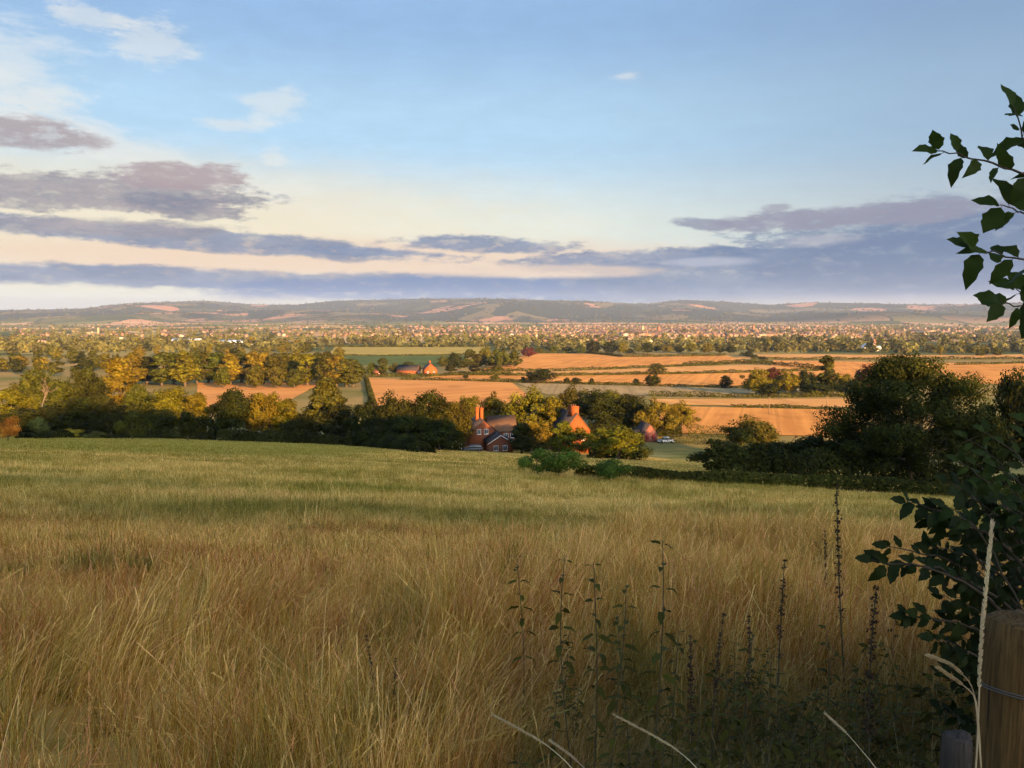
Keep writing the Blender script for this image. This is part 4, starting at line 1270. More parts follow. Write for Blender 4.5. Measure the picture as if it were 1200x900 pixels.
def grass_points(name, protos, P, scale, rot, label, tilt=None):
    cl = bpy.data.collections.new(name + '_tufts')
    for k, me in enumerate(protos):
        cl.objects.link(bpy.data.objects.new('grass_tuft', me))
    n = len(P)
    me = bpy.data.meshes.new(name); me.vertices.add(n); me.vertices.foreach_set('co', np.asarray(P, np.float32).ravel())
    a = me.attributes.new('tuft_scale', 'FLOAT_VECTOR', 'POINT'); a.data.foreach_set('vector', np.asarray(scale, np.float32).ravel())
    a = me.attributes.new('tuft_rot', 'FLOAT_VECTOR', 'POINT'); a.data.foreach_set('vector', np.asarray(rot, np.float32).ravel())
    a = me.attributes.new('tuft_pick', 'INT', 'POINT'); a.data.foreach_set('value', RNG.integers(0, len(protos), n).astype(np.int32))
    me.update()
    o = link(name, me)
    ng = bpy.data.node_groups.new(name + '_scatter', 'GeometryNodeTree')
    ng.interface.new_socket('Geometry', in_out='INPUT', socket_type='NodeSocketGeometry'); ng.interface.new_socket('Geometry', in_out='OUTPUT', socket_type='NodeSocketGeometry')
    gi, go = ng.nodes.new('NodeGroupInput'), ng.nodes.new('NodeGroupOutput')
    ip = ng.nodes.new('GeometryNodeInstanceOnPoints'); ci = ng.nodes.new('GeometryNodeCollectionInfo')
    ci.inputs['Collection'].default_value = cl; ci.inputs['Separate Children'].default_value = True; ci.inputs['Reset Children'].default_value = True
    ip.inputs['Pick Instance'].default_value = True
    def attr(nm, typ):
        nd = ng.nodes.new('GeometryNodeInputNamedAttribute'); nd.data_type = typ; nd.inputs['Name'].default_value = nm
        return next(s for s in nd.outputs if s.enabled and s.name == 'Attribute')
    mp = ng.nodes.new('GeometryNodeMeshToPoints')
    L = ng.links
    L.new(gi.outputs[0], mp.inputs['Mesh']); L.new(mp.outputs[0], ip.inputs['Points']); L.new(ci.outputs[0], ip.inputs['Instance'])
    L.new(attr('tuft_pick', 'INT'), ip.inputs['Instance Index']); L.new(attr('tuft_rot', 'FLOAT_VECTOR'), ip.inputs['Rotation']); L.new(attr('tuft_scale', 'FLOAT_VECTOR'), ip.inputs['Scale'])
    L.new(ip.outputs[0], go.inputs[0])
    md = o.modifiers.new('scatter', 'NODES'); md.node_group = ng
    tag(o, label, 'grass', kind='stuff')
    return o


def vnoise(x, y, s, seed):
    """cheap smooth value noise for patchy grass height"""
    r = np.random.default_rng(seed); tab = r.uniform(size=(64, 64))
    fx, fy = x / s, y / s; ix, iy = np.floor(fx).astype(int), np.floor(fy).astype(int); tx, ty = fx - ix, fy - iy
    tx, ty = tx * tx * (3 - 2 * tx), ty * ty * (3 - 2 * ty)
    g = lambda a, b: tab[a % 64, b % 64]
    return (g(ix, iy) * (1 - tx) + g(ix + 1, iy) * tx) * (1 - ty) + (g(ix, iy + 1) * (1 - tx) + g(ix + 1, iy + 1) * tx) * ty


def wedge(n, y0, y1, k=0.80, pad=2.0, power=1.0):
    """random places in the wedge in front of the viewer, evenly spread over the ground when power=1"""
    Y = np.sqrt(RNG.uniform(y0 ** 2, y1 ** 2, n * 2)) if power == 1 else np.exp(RNG.uniform(math.log(y0), math.log(y1), n * 2))
    X = RNG.uniform(-1, 1, n * 2) * (k * Y + pad)
    return X[:n], Y[:n]


POST = (xat(1197, 1.5, 728), 1.5)
near = [tuft(s, 46, .26, .74, .17, .0040, .10 + .05 * (s % 3), tangle=(.22, .34, .5)[s % 3]) for s in range(10)]
mid = [tuft(20 + s, 34, .07, .25, .30, .009, .04, .10, 3, .4) for s in range(6)]
far = [tuft(40 + s, 26, .06, .16, .75, .034, .02, .05, 2) for s in range(4)]

X, Y = wedge(40000, 1.0, 22.0, .85, 1.6)
den = RNG.uniform(size=len(X))
yb = 7.6 + 6.5 * np.clip((X / Y + .1) / .5, 0, 1) + 3.0 * (vnoise(X, Y, 2.3, 1) - .5)
tall = smooth(1.5, -1.5, Y - yb)
gap = vnoise(X, Y, 1.1, 2) * .6 + vnoise(X, Y, .45, 4) * .4
keep = (den < (.25 + .75 * tall) * np.clip(2.5 * gap - .5, .02, 1.2)) & (np.hypot(X - POST[0], Y - POST[1]) > .14)
X, Y, tall, gap = X[keep], Y[keep], tall[keep], gap[keep]
sc = (0.34 + .46 * tall) * (0.5 + .85 * vnoise(X, Y, 1.3, 6)) * (.75 + .5 * vnoise(X, Y, .5, 16)) * RNG.uniform(.75, 1.2, len(X))
sc *= 1 - .35 * smooth(.0, .7, X) * smooth(4.6, 3.4, Y)
n = len(X)
grass_points('tall_grass', near, np.stack([X, Y, h(X, Y)], 1), np.stack([np.maximum(sc, .75), np.maximum(sc, .75), sc], 1),
             np.stack([RNG.normal(0, .10, n) + (vnoise(X, Y, .8, 61) - .5) * .75, RNG.normal(.05, .11, n) + (vnoise(X, Y, .9, 62) - .5) * .8, RNG.uniform(-1.5, 1.5, n)], 1), 'tall straw coloured grass filling the near meadow')
# a second, denser helping right before the viewer
X, Y = wedge(15000, 8.0, 60.0, .8, 2)
vn = vnoise(X, Y, 3.0, 8); sc = (.55 + .8 * vn) * RNG.uniform(.7, 1.3, len(X)); n = len(X)
X2, Y2 = wedge(26000, 8.0, 60.0, .8, 2, power=0)
X, Y = np.concatenate([X, X2]), np.concatenate([Y, Y2]); n = len(X)
vn = vnoise(X * .6, Y * 1.4, 3.0, 8); vn = .55 * vn + .45 * vnoise(X, Y, .9, 18); sc = (.25 + 1.25 * vn) * RNG.uniform(.6, 1.4, n) * (1 + .8 * (RNG.uniform(size=n) < .04))
grass_points('meadow_grass', mid, np.stack([X, Y, h(X, Y)], 1), np.stack([np.full(n, 1.0), np.full(n, 1.0), sc], 1),
             np.stack([RNG.normal(0, .12, n), RNG.normal(0, .12, n), RNG.uniform(0, 6.28, n)], 1), 'shorter patchy green and tan grass of the middle meadow')
X, Y = wedge(60000, 45.0, 190.0, .75, 2, power=0)
ok = (h(X, Y) > floor_z(Y) + 2.0); hp = np.array([ground_at(*p)[:2] for p in ((604, 556), (660, 559.5), (740, 562), (840, 567), (940, 572), (1040, 577), (1120, 583), (1230, 592))])
hY = np.interp(X, hp[:, 0], hp[:, 1])
ok &= (X < hp[0, 0]) | (np.abs(Y - hY) > 1.5)
X, Y = X[ok], Y[ok]; n = len(X)
vn = vnoise(X * .5, Y * 1.2, 6.0, 9); vn = .5 * vn + .5 * vnoise(X, Y, 2.0, 28); sc = (.25 + 1.2 * vn) * RNG.uniform(.6, 1.4, n)
grass_points('pasture_grass', far, np.stack([X, Y, h(X, Y)], 1), np.stack([np.full(n, 1.0), np.full(n, 1.0), sc], 1),
             np.stack([np.zeros(n), np.zeros(n), RNG.uniform(0, 6.28, n)], 1), 'fine short grass of the far lower meadow')


# ------------------------------------------------------------------ weeds in the near grass
def leaf_shape(L, W, n=6, droop=.35, fold=.18, curl=0.0):
    """one pointed, toothed leaf along +x from the origin: verts (2n+... ,3) and quads"""
    t = np.linspace(0, 1, n)
    w = W / 2 * np.sin(np.pi * np.clip(t, 0.0, 1) ** .8) ** .85; w[-1] = 0; w[0] = W * .03
    w[1:-1] *= 1 + .10 * np.where(np.arange(1, n - 1) % 2, 1, -1)
    mid = np.stack([t * L, curl * L * t ** 2, -droop * L * t ** 2 + .04 * L * np.sin(t * 9 + L * 900)], 1)
    l = mid + np.stack([0 * t, w, w * fold * 2], 1); r = mid + np.stack([0 * t, -w, w * fold * 2], 1)
    v = np.concatenate([mid, l, r]); i = np.arange(n - 1)
    q = np.concatenate([np.stack([i, i + 1, n + i + 1, n + i], 1), np.stack([2 * n + i, 2 * n + i + 1, i + 1, i], 1)])
    return v, q


def orient(v, pos, d, up=(0, 0, 1), roll=0.0):
    d = np.asarray(d, float); d = d / np.linalg.norm(d)
    s = np.cross(up, d); s = s / (np.linalg.norm(s) + 1e-9); u = np.cross(d, s)
    c, sn = math.cos(roll), math.sin(roll)
    s, u = s * c + u * sn, u * c - s * sn
    return np.asarray(pos) + v[:, :1] * d + v[:, 1:2] * s + v[:, 2:] * u


def nettle_meshes(seed):
    rng = np.random.default_rng(seed); st, lf = MB(), MB(); H = 1.0
    zz = np.linspace(0, 1, 9); sway = np.stack([.05 * np.sin(zz * 2.5 + rng.uniform(0, 6)) * zz, .05 * np.sin(zz * 2 + rng.uniform(0, 6)) * zz, zz * H], 1)
    sway[:, 2] -= .03 * (zz == 0)
    st.tube(sway, np.linspace(.0034, .0015, 9), 6)
    lev = np.linspace(.30, .985, 11)
    for k, t in enumerate(lev):
        p = np.array([np.interp(t, zz, sway[:, i]) for i in range(3)])
        a0 = k * math.pi / 2 + rng.normal(0, .2)
        size = (.072 * (1 - abs(t - .62) * 1.2)) * rng.uniform(.75, 1.15)
        if t < .55 and rng.uniform() < .35: continue
        for sg in (0, math.pi):
            a = a0 + sg + rng.normal(0, .15)
            d = np.array([math.cos(a), math.sin(a), .25 - .5 * (t < .8) * rng.uniform(.2, 1)])
            v, q = leaf_shape(size, size * .42, 6, rng.uniform(.2, .6))
            lf.add(orient(v, p + d * .008, d, roll=rng.normal(0, .3)), q, tone=rng.uniform(.2, .9))
    return st.mesh('stem', M['weedstem'], True), lf.mesh('leaves', M['weed'])


def dock_meshes(seed):
    rng = np.random.default_rng(seed); st, sd = MB(), MB()
    zz = np.linspace(0, 1, 8); sw = np.stack([.03 * np.sin(zz * 3 + seed) * zz, .03 * np.cos(zz * 2 + seed) * zz, zz - .03 * (zz == 0)], 1)
    st.tube(sw, np.linspace(.005, .002, 8), 6)
    for t in np.linspace(.45, 1.0, 15):
        if rng.uniform() < .15: continue
        p = np.array([np.interp(t, zz, sw[:, i]) for i in range(3)])
        m = int(26 * (1.15 - t)) + 8
        pos = p + rng.normal(0, 1, (m, 3)) * np.array([.011, .011, .015]) * (1.5 - t)
        v, q = leaf_cards(pos, rng.normal(size=(m, 3)), .014, rng, .8); sd.add(v, q, tone=np.repeat(rng.uniform(.2, .9, m), 4))
    return st.mesh('stem', M['weedstem'], True), sd.mesh('seed_sprays', M['dockseed'])


NET = [nettle_meshes(s) for s in (1, 2, 3, 4, 5)]
DOCK = [dock_meshes(s) for s in (1, 2, 3)]


def weed(px, top, Y, kind, label, group, k=0):
    x = xat(px, Y, top); z = hz(x, Y); H = at(px, top, Y)[2] - z
    o = empty('nettle_plant' if kind == 'nettle' else 'dock_plant', (x, Y, z), random.uniform(0, 6), (H ** .5, H ** .5, H))
    o.rotation_euler = (random.gauss(0, .03), random.gauss(0, .03), o.rotation_euler[2])
    a, b = (NET if kind == 'nettle' else DOCK)[k % (5 if kind == 'nettle' else 3)]
    link('stem', a, o); link('leaves' if kind == 'nettle' else 'seed_sprays', b, o)
    tag(o, label, 'plant', group)


GN, GD = 'leafy weeds in the near grass', 'dark dock spikes in the near grass'
for i, (px, top, Y, lb) in enumerate([
    (765, 627, 3.0, 'tallest leafy nettle stem, standing alone in the near grass'),
    (696, 655, 3.25, 'leafy nettle second in height, left of the tallest one'),
    (674, 655, 3.45, 'thin leafy nettle, left of the second tallest one'),
    (717, 692, 2.95, 'shorter leafy nettle close to the left of the tallest one'),
    (612, 652, 4.1, 'small pale nettle at the left of the nettle group'),
    (742, 724, 3.1, 'short nettle just below the tallest one'),
    (795, 738, 3.2, 'short nettle right of the tallest one'),
    (882, 745, 3.1, 'bushy nettle in the darker grass left of the dock spike'),
    (900, 768, 2.9, 'low nettle in front of the bushy nettle'),
    (858, 790, 2.9, 'low nettle left of the bushy nettle, near the pale stem'),
    (935, 788, 2.8, 'low nettle below the dock spike in the dark corner'),
    (968, 760, 3.0, 'nettle between the dock spike and the shrub'),
    (820, 800, 2.8, 'low nettle over the end of the pale fallen stem'),
    (640, 800, 2.9, 'low nettle above the two pale fallen stems')]):
    weed(px, top, Y, 'nettle', lb, GN, i)
for i, (px, top, Y, lb) in enumerate([
    (918, 655, 4.2, 'dark dock spike right of the nettles'), (1001, 572, 4.6, 'tallest dark dock spike reaching up to the hedge'), (967, 622, 6.5, 'thin dock spike left of the tallest dock'),
    (838, 725, 3.6, 'dark dock spike between the tallest nettle and the bushy nettle'), (812, 745, 3.3, 'short dark dock spike right of the tallest nettle'), (873, 722, 3.9, 'thin dark dock spike behind the bushy nettle'),
    (441, 745, 4.2, 'short dark dock spike alone in the golden grass'), (238, 607, 14.0, 'small dark dock spike in the green patch'), (1030, 690, 2.9, 'ragged dark dock spike beneath the shrub leaves'), (462, 770, 4.0, 'short dark dock spike just right of the lone one')]):
    weed(px, top, Y, 'dock', lb, GD, i)


rb = random.Random(41)
for i in range(20):
    px = rb.uniform(600, 1090); Y = rb.uniform(2.5, 4.3)
    g = at(px, 0, Y)[0]; base_py = 366 + F * (1.6 - hz(g, Y)) / Y
    weed(px, base_py - F * rb.uniform(.42, .72) / Y, Y, 'nettle', 'low leafy weed half sunk in the dark grass of the near right', 'low weeds in the dark grass', i)


def tangle():
    rng = np.random.default_rng(71); lf, st = MB(), MB()
    for k in range(420):
        Y = rng.uniform(1.9, 4.6); X = rng.uniform(-.05, .62) * Y + .05
        if rng.uniform() > smooth(-.05, .45, X / Y - .06 * (Y - 2)) * smooth(4.7, 3.6, Y) + .05: continue
        z = hz(X, Y); H = rng.uniform(.18, .52); ln = rng.normal(0, .22, 2)
        t = np.linspace(0, 1, 6); C = np.stack([X + ln[0] * t ** 1.6, Y + ln[1] * t ** 1.6, z + H * np.sin(t * rng.uniform(1.2, 2.0)) / 1.0 - .02], 1)
        st.tube(C, np.linspace(.0028, .0012, 6), 5)
        for m in range(rng.integers(7, 15)):
            s_ = rng.uniform(.25, 1); p = np.array([np.interp(s_, t, C[:, i]) for i in range(3)])
            a = rng.uniform(0, 6.28); d = np.array([math.cos(a), math.sin(a), rng.uniform(-.4, .5)]); L = rng.uniform(.022, .055)
            v, q = leaf_shape(L, L * rng.uniform(.4, .65), 6, rng.uniform(0, .7), rng.uniform(0, .4), rng.normal(0, .15))
            lf.add(orient(v, p, d, roll=rng.normal(0, .5)), q, tone=rng.uniform(.1, .95))
    off = np.array([1.0, 3.0, hz(1.0, 3.0)])
    o = empty('undergrowth', tuple(off))
    for mb, nm, mt in ((st, 'stems', 'weedstem'), (lf, 'leaves', 'weed')):
        mb.v = [a - off for a in mb.v]; link(nm, mb.mesh(nm, M[mt]), o)
    tag(o, 'dark tangle of low brambles and weeds in the near right grass', 'undergrowth', kind='stuff')


tangle()


def straw_stem(pts, label, r=.0016, head=.3, name='grass_stem'):
    """pts: (px, py, distance) along the stem, root first"""
    P = np.array([at(*p) for p in pts]); t = np.linspace(0, 1, len(P)); tt = np.linspace(0, 1, 24)
    C = np.stack([np.interp(tt, t, P[:, i]) for i in range(3)], 1)
    for _ in range(3): C[1:-1] = (C[:-2] + 2 * C[1:-1] + C[2:]) / 4
    o0 = C[0].copy(); C = C - o0
    st = MB(); st.tube(C, np.linspace(r, r * .6, 24), 6)
    o = link(name, st.mesh('stem', M['straw'], True), None, o0)
    L = np.linalg.norm(np.diff(C, axis=0), axis=1).sum()
    hd = MB(); rng = np.random.default_rng(int(pts[0][0])); m = int(170 * head / .3)
    for k in range(m):
        s = 1 - head * rng.uniform() ; p = np.array([np.interp(s, tt, C[:, i]) for i in range(3)]); p2 = np.array([np.interp(min(1, s + .02), tt, C[:, i]) for i in range(3)])
        d = p2 - p if np.linalg.norm(p2 - p) > 1e-6 else C[-1] - C[-2]
        d = d / np.linalg.norm(d); off = rng.normal(0, 1, 3); off -= d * off.dot(d); off /= np.linalg.norm(off)
        v, q = leaf_shape(.0085, .0022, 4, .1); hd.add(orient(v, p + off * r * .8, d + off * .34, up=(.3, .8, .5)), q, tone=rng.uniform(.4, 1))
    link('seed_head', hd.mesh('seed_head', M['straw']), o)
    tag(o, label, 'grass stem', 'single pale grass stems')


straw_stem([(1140, 960, 1.42), (1146, 860, 1.42), (1149, 760, 1.42), (1156, 680, 1.43), (1163, 612, 1.45)], 'tall pale upright grass stem left of the thick post', .0016, .62)
straw_stem([(1150, 900, 1.40), (1146, 830, 1.38), (1138, 800, 1.36), (1115, 778, 1.34), (1088, 768, 1.33)], 'upper arching pale grass stem bending left before the post', .0011, .4)
straw_stem([(1150, 905, 1.36), (1143, 815, 1.35), (1125, 800, 1.34), (1100, 783, 1.33)], 'lower short pale grass stem bending left before the post', .0011, .4)
straw_stem([(700, 960, 1.9), (672, 900, 1.95), (640, 872, 2.0), (605, 852, 2.05), (578, 838, 2.1)], 'left long pale fallen grass stem at the bottom edge', .0014, .5)
straw_stem([(715, 960, 1.8), (690, 905, 1.85), (668, 884, 1.9), (645, 868, 1.95)], 'short pale grass stem beside the left fallen stem', .0012, .5)
straw_stem([(850, 950, 1.9), (815, 897, 1.95), (790, 876, 2.0), (755, 856, 2.05), (720, 838, 2.1)], 'pale fallen grass stem below the tallest nettle', .0014, .55)
straw_stem([(1070, 960, 1.9), (1022, 894, 2.0), (995, 862, 2.05), (967, 836, 2.1)], 'pale slanting grass stem left of the grey stump', .0015, .3)


# ------------------------------------------------------------------ post, stump and wire
def post(name, px, top, Y, r, mat, label, lean=(0, 0), flat=True, seed=1):
    x = xat(px, Y, top); z = hz(x, Y); H = at(px, top, Y)[2] - z
    rng = np.random.default_rng(seed)
    n, m = 56, 26
    an = np.linspace(0, 2 * math.pi, n, endpoint=False)
    gro = .018 * np.sin(an * 5 + 1) + .012 * np.sin(an * 9 + 2) + .01 * rng.normal(size=n)
    crack = np.zeros(n); crack[[7, 22, 23, 41]] = [-.07, -.10, -.06, -.09]
    rows = []
    for k, t in enumerate(np.linspace(0, 1, m)):
        rr = r * (1.06 - .06 * t) * (1 + gro + crack * (.4 + .6 * t) + .01 * np.sin(t * 9 + an * 2))
        if k == m - 1: rr = rr * .93
        zt = -0.3 + (H + .3) * t + (0.004 * np.sin(an * 2 + 1) * (t > .9)) - (.006 if k == m - 1 else 0) + (.006 if k == m - 1 else 0)
        rows.append(np.stack([rr * np.cos(an) + lean[0] * t, rr * np.sin(an) + lean[1] * t, zt], 1))
    for f in (.75, .5, .25):
        rows.append(np.stack([r * f * np.cos(an) * (1 + gro) + lean[0], r * f * np.sin(an) * (1 + gro) + lean[1], H + .006 + .004 * np.sin(an * 2 + 1) * f + .004 * rng.normal(size=n) * .4], 1))
    v = np.concatenate(rows + [np.array([[lean[0], lean[1], H + .006]])]); M_ = len(rows)
    i = np.arange(M_ - 1)[:, None] * n; j = np.arange(n)[None]
    q = np.stack([i + j, i + (j + 1) % n, i + n + (j + 1) % n, i + n + j], -1).reshape(-1, 4)
    t = np.array([[M_ * n, (M_ - 1) * n + k, (M_ - 1) * n + (k + 1) % n] for k in range(n)])
    me = mesh_np(name, v, [q, t], M[mat])
    sm = np.ones(len(me.polygons), bool)
    me.polygons.foreach_set('use_smooth', sm)
    o = link(name, me, None, (x, Y, z))
    tag(o, label, 'post')
    return x, Y, z, H


px_, py_, pz_, pH = post('fence_post', 1197, 728, 1.5, .066, 'woodpost', 'thick round brown fence post at the bottom right corner', (.004, 0), seed=3)
post('wooden_stump', 1122, 863, 1.95, .036, 'greywood', 'thin grey weathered stump left of the thick post', seed=6)


def wire():
    zc = at(1170, 823, py_ - .07)[2]
    mb = MB()
    a = np.linspace(math.radians(-185), math.radians(-20), 20)
    ring = np.stack([px_ + .0715 * np.cos(a), py_ + .0715 * np.sin(a), zc + .004 * np.sin(a * 2)], 1)
    tail = np.array([[px_ + .12, py_ + .02, zc - .002], [px_ + .6, py_ + .12, zc - .03], [px_ + 2.2, py_ + .5, zc - .03]])
    mb.tube(np.concatenate([ring, tail]), .0013, 6)
    mb.tube(ring + [0, 0, .005], .0011, 6)
    for xx in (.45, .57, .69, .81):
        mb.tube([(px_ + xx - .02, py_ + .12, zc - .05), (px_ + xx, py_ + .12, zc - .028), (px_ + xx + .02, py_ + .12, zc - .004)], .0012, 5)
    o = link('fence_wire', mb.mesh('fence_wire', M['metal'], True))
    tag(o, 'thin grey wire wrapped round the thick brown post', 'wire')


wire()


# ------------------------------------------------------------------ shrub and overhanging branches on the right
def spray(lf, st, pts, nleaf, Ls, rng, r0=.004, end_leaf=True, world=False):
    """a twig through pts (px, py, distance), with leaves set alternately along it"""
    P = np.array(pts) if world else np.array([at(*p) for p in pts]); t = np.linspace(0, 1, len(P)); tt = np.linspace(0, 1, 18)
    C = np.stack([np.interp(tt, t, P[:, i]) for i in range(3)], 1)
    for _ in range(2): C[1:-1] = (C[:-2] + 2 * C[1:-1] + C[2:]) / 4
    C[1:-1] += rng.normal(0, .003, (16, 3))
    st.tube(C, np.linspace(r0, .0012, 18), 6)
    for k in range(nleaf):
        s = .12 + .88 * (k + .5) / nleaf + rng.normal(0, .015); s = min(max(s, 0), 1)
        p = np.array([np.interp(s, tt, C[:, i]) for i in range(3)]); d0 = C[min(17, int(s * 17) + 1)] - C[max(0, int(s * 17) - 1)]; d0 /= np.linalg.norm(d0) + 1e-9
        sd = np.cross(d0, [0, -1, 0.2]); sd /= np.linalg.norm(sd) + 1e-9
        d = d0 * rng.uniform(.3, .9) + sd * (1 if k % 2 else -1) * rng.uniform(.4, 1.0) + np.array([0, rng.normal(0, .45), -.28])
        L = Ls * rng.uniform(.65, 1.2)
        v, q = leaf_shape(L, L * rng.uniform(.5, .64), 8, rng.uniform(-.1, .7), rng.uniform(-.1, .45), rng.normal(0, .15))
        up = np.array([rng.normal(0, .5), -.75 + rng.normal(0, .35), rng.uniform(.2, 1)])
        ps = p + d / np.linalg.norm(d) * L * .12
        st.tube([p, ps], .0008, 4)
        lf.add(orient(v, ps, d, up=up / np.linalg.norm(up)), q, tone=rng.uniform(.1, .95))
    if end_leaf:
        v, q = leaf_shape(Ls, Ls * .55, 8, .2, .1); lf.add(orient(v, C[-1], C[-1] - C[-3], up=(.1, -.7, .6)), q, tone=.5)


def overhang():
    rng = np.random.default_rng(12); lf, st = MB(), MB()
    D = 1.95
    bx = xat(1330, D); g = hz(bx, D)
    st_tr = MB()
    trunk = np.array([[bx + .12, D + .1, g - .1], [bx + .08, D + .05, 1.0], [bx, D, 1.5], [bx - .04, D, 1.9], [bx - .1, D, 2.3], [bx - .12, D, 2.6]])
    st_tr.tube(trunk, [.026, .020, .016, .012, .007, .002], 8)
    o = empty('sapling', (bx + .12, D + .1, g))
    off = np.array([bx + .12, D + .1, g])
    R = 1330
    spray(lf, st, [(R, 205, D), (1260, 195, D), (1215, 178, D), (1196, 158, D), (1188, 124, D)], 11, .060, rng)
    spray(lf, st, [(R, 240, D), (1260, 222, D), (1200, 205, D - .02), (1160, 190, D - .04), (1120, 181, D - .06), (1098, 177, D - .07)], 14, .058, rng)
    spray(lf, st, [(R, 290, D), (1250, 262, D + .05), (1200, 250, D + .05), (1172, 240, D + .05)], 9, .068, rng)
    spray(lf, st, [(R, 330, D), (1250, 312, D - .05), (1200, 303, D - .05), (1165, 296, D - .06), (1138, 289, D - .07)], 12, .062, rng)
    spray(lf, st, [(R, 400, D), (1260, 380, D), (1205, 360, D), (1172, 352, D)], 9, .068, rng)
    spray(lf, st, [(R, 300, D), (1270, 340, D + .1), (1225, 345, D + .1), (1190, 338, D + .1)], 7, .068, rng)
    for k in range(22):                                                    # the sapling's own crown
        z1 = rng.uniform(.9, 2.6); a = rng.uniform(0, 6.28); b0 = np.array([np.interp(z1, trunk[:, 2], trunk[:, i]) for i in range(3)]); L = rng.uniform(.25, .5) * (1.25 - .3 * z1)
        tips = [b0 + np.array([math.cos(a) * L * f, math.sin(a) * L * f, .25 * L * f ** .7]) for f in (0, .5, 1)]
        if min(t[0] / t[1] for t in tips) < .70: continue
        spray(lf, st, tips, 8, .066, rng, .003, world=True)
    spray(lf, st, [trunk[-2], trunk[-1], trunk[-1] + np.array([.03, .02, .22])], 9, .06, rng, .003, world=True)
    for k in range(0):
        z1 = rng.uniform(60, 430); spray(lf, st, [(R + 10, z1 + 40, D), (R + 60, z1 + 10, D + rng.uniform(-.3, .3)), (R + 150, z1 - 10, D + rng.uniform(-.5, .5))], 7, .07, rng)
    link('trunk', MBoff(st_tr, off).mesh('trunk', M['twig'], True), o)
    link('twigs', MBoff(st, off).mesh('twigs', M['twig'], True), o)
    link('foliage', MBoff(lf, off).mesh('foliage', M['skyleaf']), o)
    tag(o, 'leafy sapling reaching its twigs into the sky from the right edge', 'tree')


def MBoff(mb, off):
    mb.v = [a - off for a in mb.v]; return mb


overhang()


def shrub():
    rng = np.random.default_rng(5); lf, l2, st = MB(), MB(), MB()
    D = 2.3
    bx = xat(1260, D); g = hz(bx, D); off = np.array([bx, D, g])
    B = lambda d: (1260, 900, d)
    # long outer twigs seen against the grass
    T = [[(1215, 760, 2.2), (1150, 690, 2.15), (1090, 664, 2.1), (1022, 656, 2.08)], [(1210, 720, 2.3), (1150, 675, 2.3), (1100, 652, 2.28), (1040, 640, 2.25)], [(1210, 730, 2.2), (1150, 690, 2.2), (1105, 668, 2.2), (1060, 662, 2.2)],
         [(1220, 700, 2.3), (1170, 640, 2.25), (1120, 605, 2.2), (1062, 588, 2.18)], [(1225, 690, 2.2), (1180, 640, 2.2), (1135, 612, 2.2), (1092, 598, 2.2)], [(1230, 690, 2.4), (1190, 620, 2.4), (1150, 590, 2.4), (1112, 564, 2.4)],
         [(1235, 690, 2.4), (1200, 640, 2.4), (1165, 610, 2.4), (1140, 580, 2.4)], [(1200, 790, 2.2), (1150, 735, 2.2), (1100, 725, 2.2), (1062, 722, 2.2)], [(1190, 800, 2.1), (1140, 765, 2.1), (1095, 748, 2.1)], [(1220, 720, 2.3), (1170, 668, 2.3), (1130, 650, 2.3), (1090, 640, 2.3)]]
    for tw in T: spray(lf, st, [B(D)] + tw, 26, .048, rng, .008)
    # dense inner mass against the right edge
    for k in range(150):
        d = rng.uniform(2.1, 3.6); tx, ty = rng.uniform(1090, 1330), rng.uniform(575, 860)
        if ty > 700: tx = max(tx, 1070 + (ty - 700) * .25)
        spray(lf, st, [(1290, 960, d), ((tx + 1280) / 2 + 20, (ty + 900) / 2, d), (tx + 40, ty + 25, d), (tx, ty, d)], 15, .048, rng, .0045)
    # looser upper growth a little farther back, in the lighter lit leaf colour
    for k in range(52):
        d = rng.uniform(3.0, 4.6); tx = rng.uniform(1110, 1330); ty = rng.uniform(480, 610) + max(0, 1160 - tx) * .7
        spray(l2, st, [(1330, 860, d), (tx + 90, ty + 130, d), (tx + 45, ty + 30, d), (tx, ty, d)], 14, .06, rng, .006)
    o = empty('shrub', tuple(off))
    link('branches', MBoff(st, off).mesh('branches', M['twig'], True), o)
    link('foliage', MBoff(lf, off).mesh('foliage', M['shadeleaf']), o)
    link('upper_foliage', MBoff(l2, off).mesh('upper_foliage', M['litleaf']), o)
    tag(o, 'dark leafy shrub filling the right edge behind the brown post', 'shrub')


shrub()


# ------------------------------------------------------------------ air, sky, sun, camera
def haze():
    mb = MB(); mb.box((0, 6900, 60), (26000, 15000, 480))
    m, nt, out = material('summer haze')
    pv = nt.new('ShaderNodeVolumePrincipled'); pv.inputs['Color'].default_value = (0.46, 0.62, 0.95, 1); pv.inputs['Density'].default_value = 3.4e-5; pv.inputs['Anisotropy'].default_value = 0.0
    nt.l.new(pv.outputs[0], out.inputs['Volume'])
    o = link('haze', mb.mesh('haze', m)); tag(o, 'thin evening haze lying over the whole plain', 'haze', kind='stuff')


haze()


def lin(c):
    f = lambda v: v / 12.92 if v <= .04045 else ((v + .055) / 1.055) ** 2.4
    return tuple(f(v / 255) / 2 ** EXPOSURE for v in c)


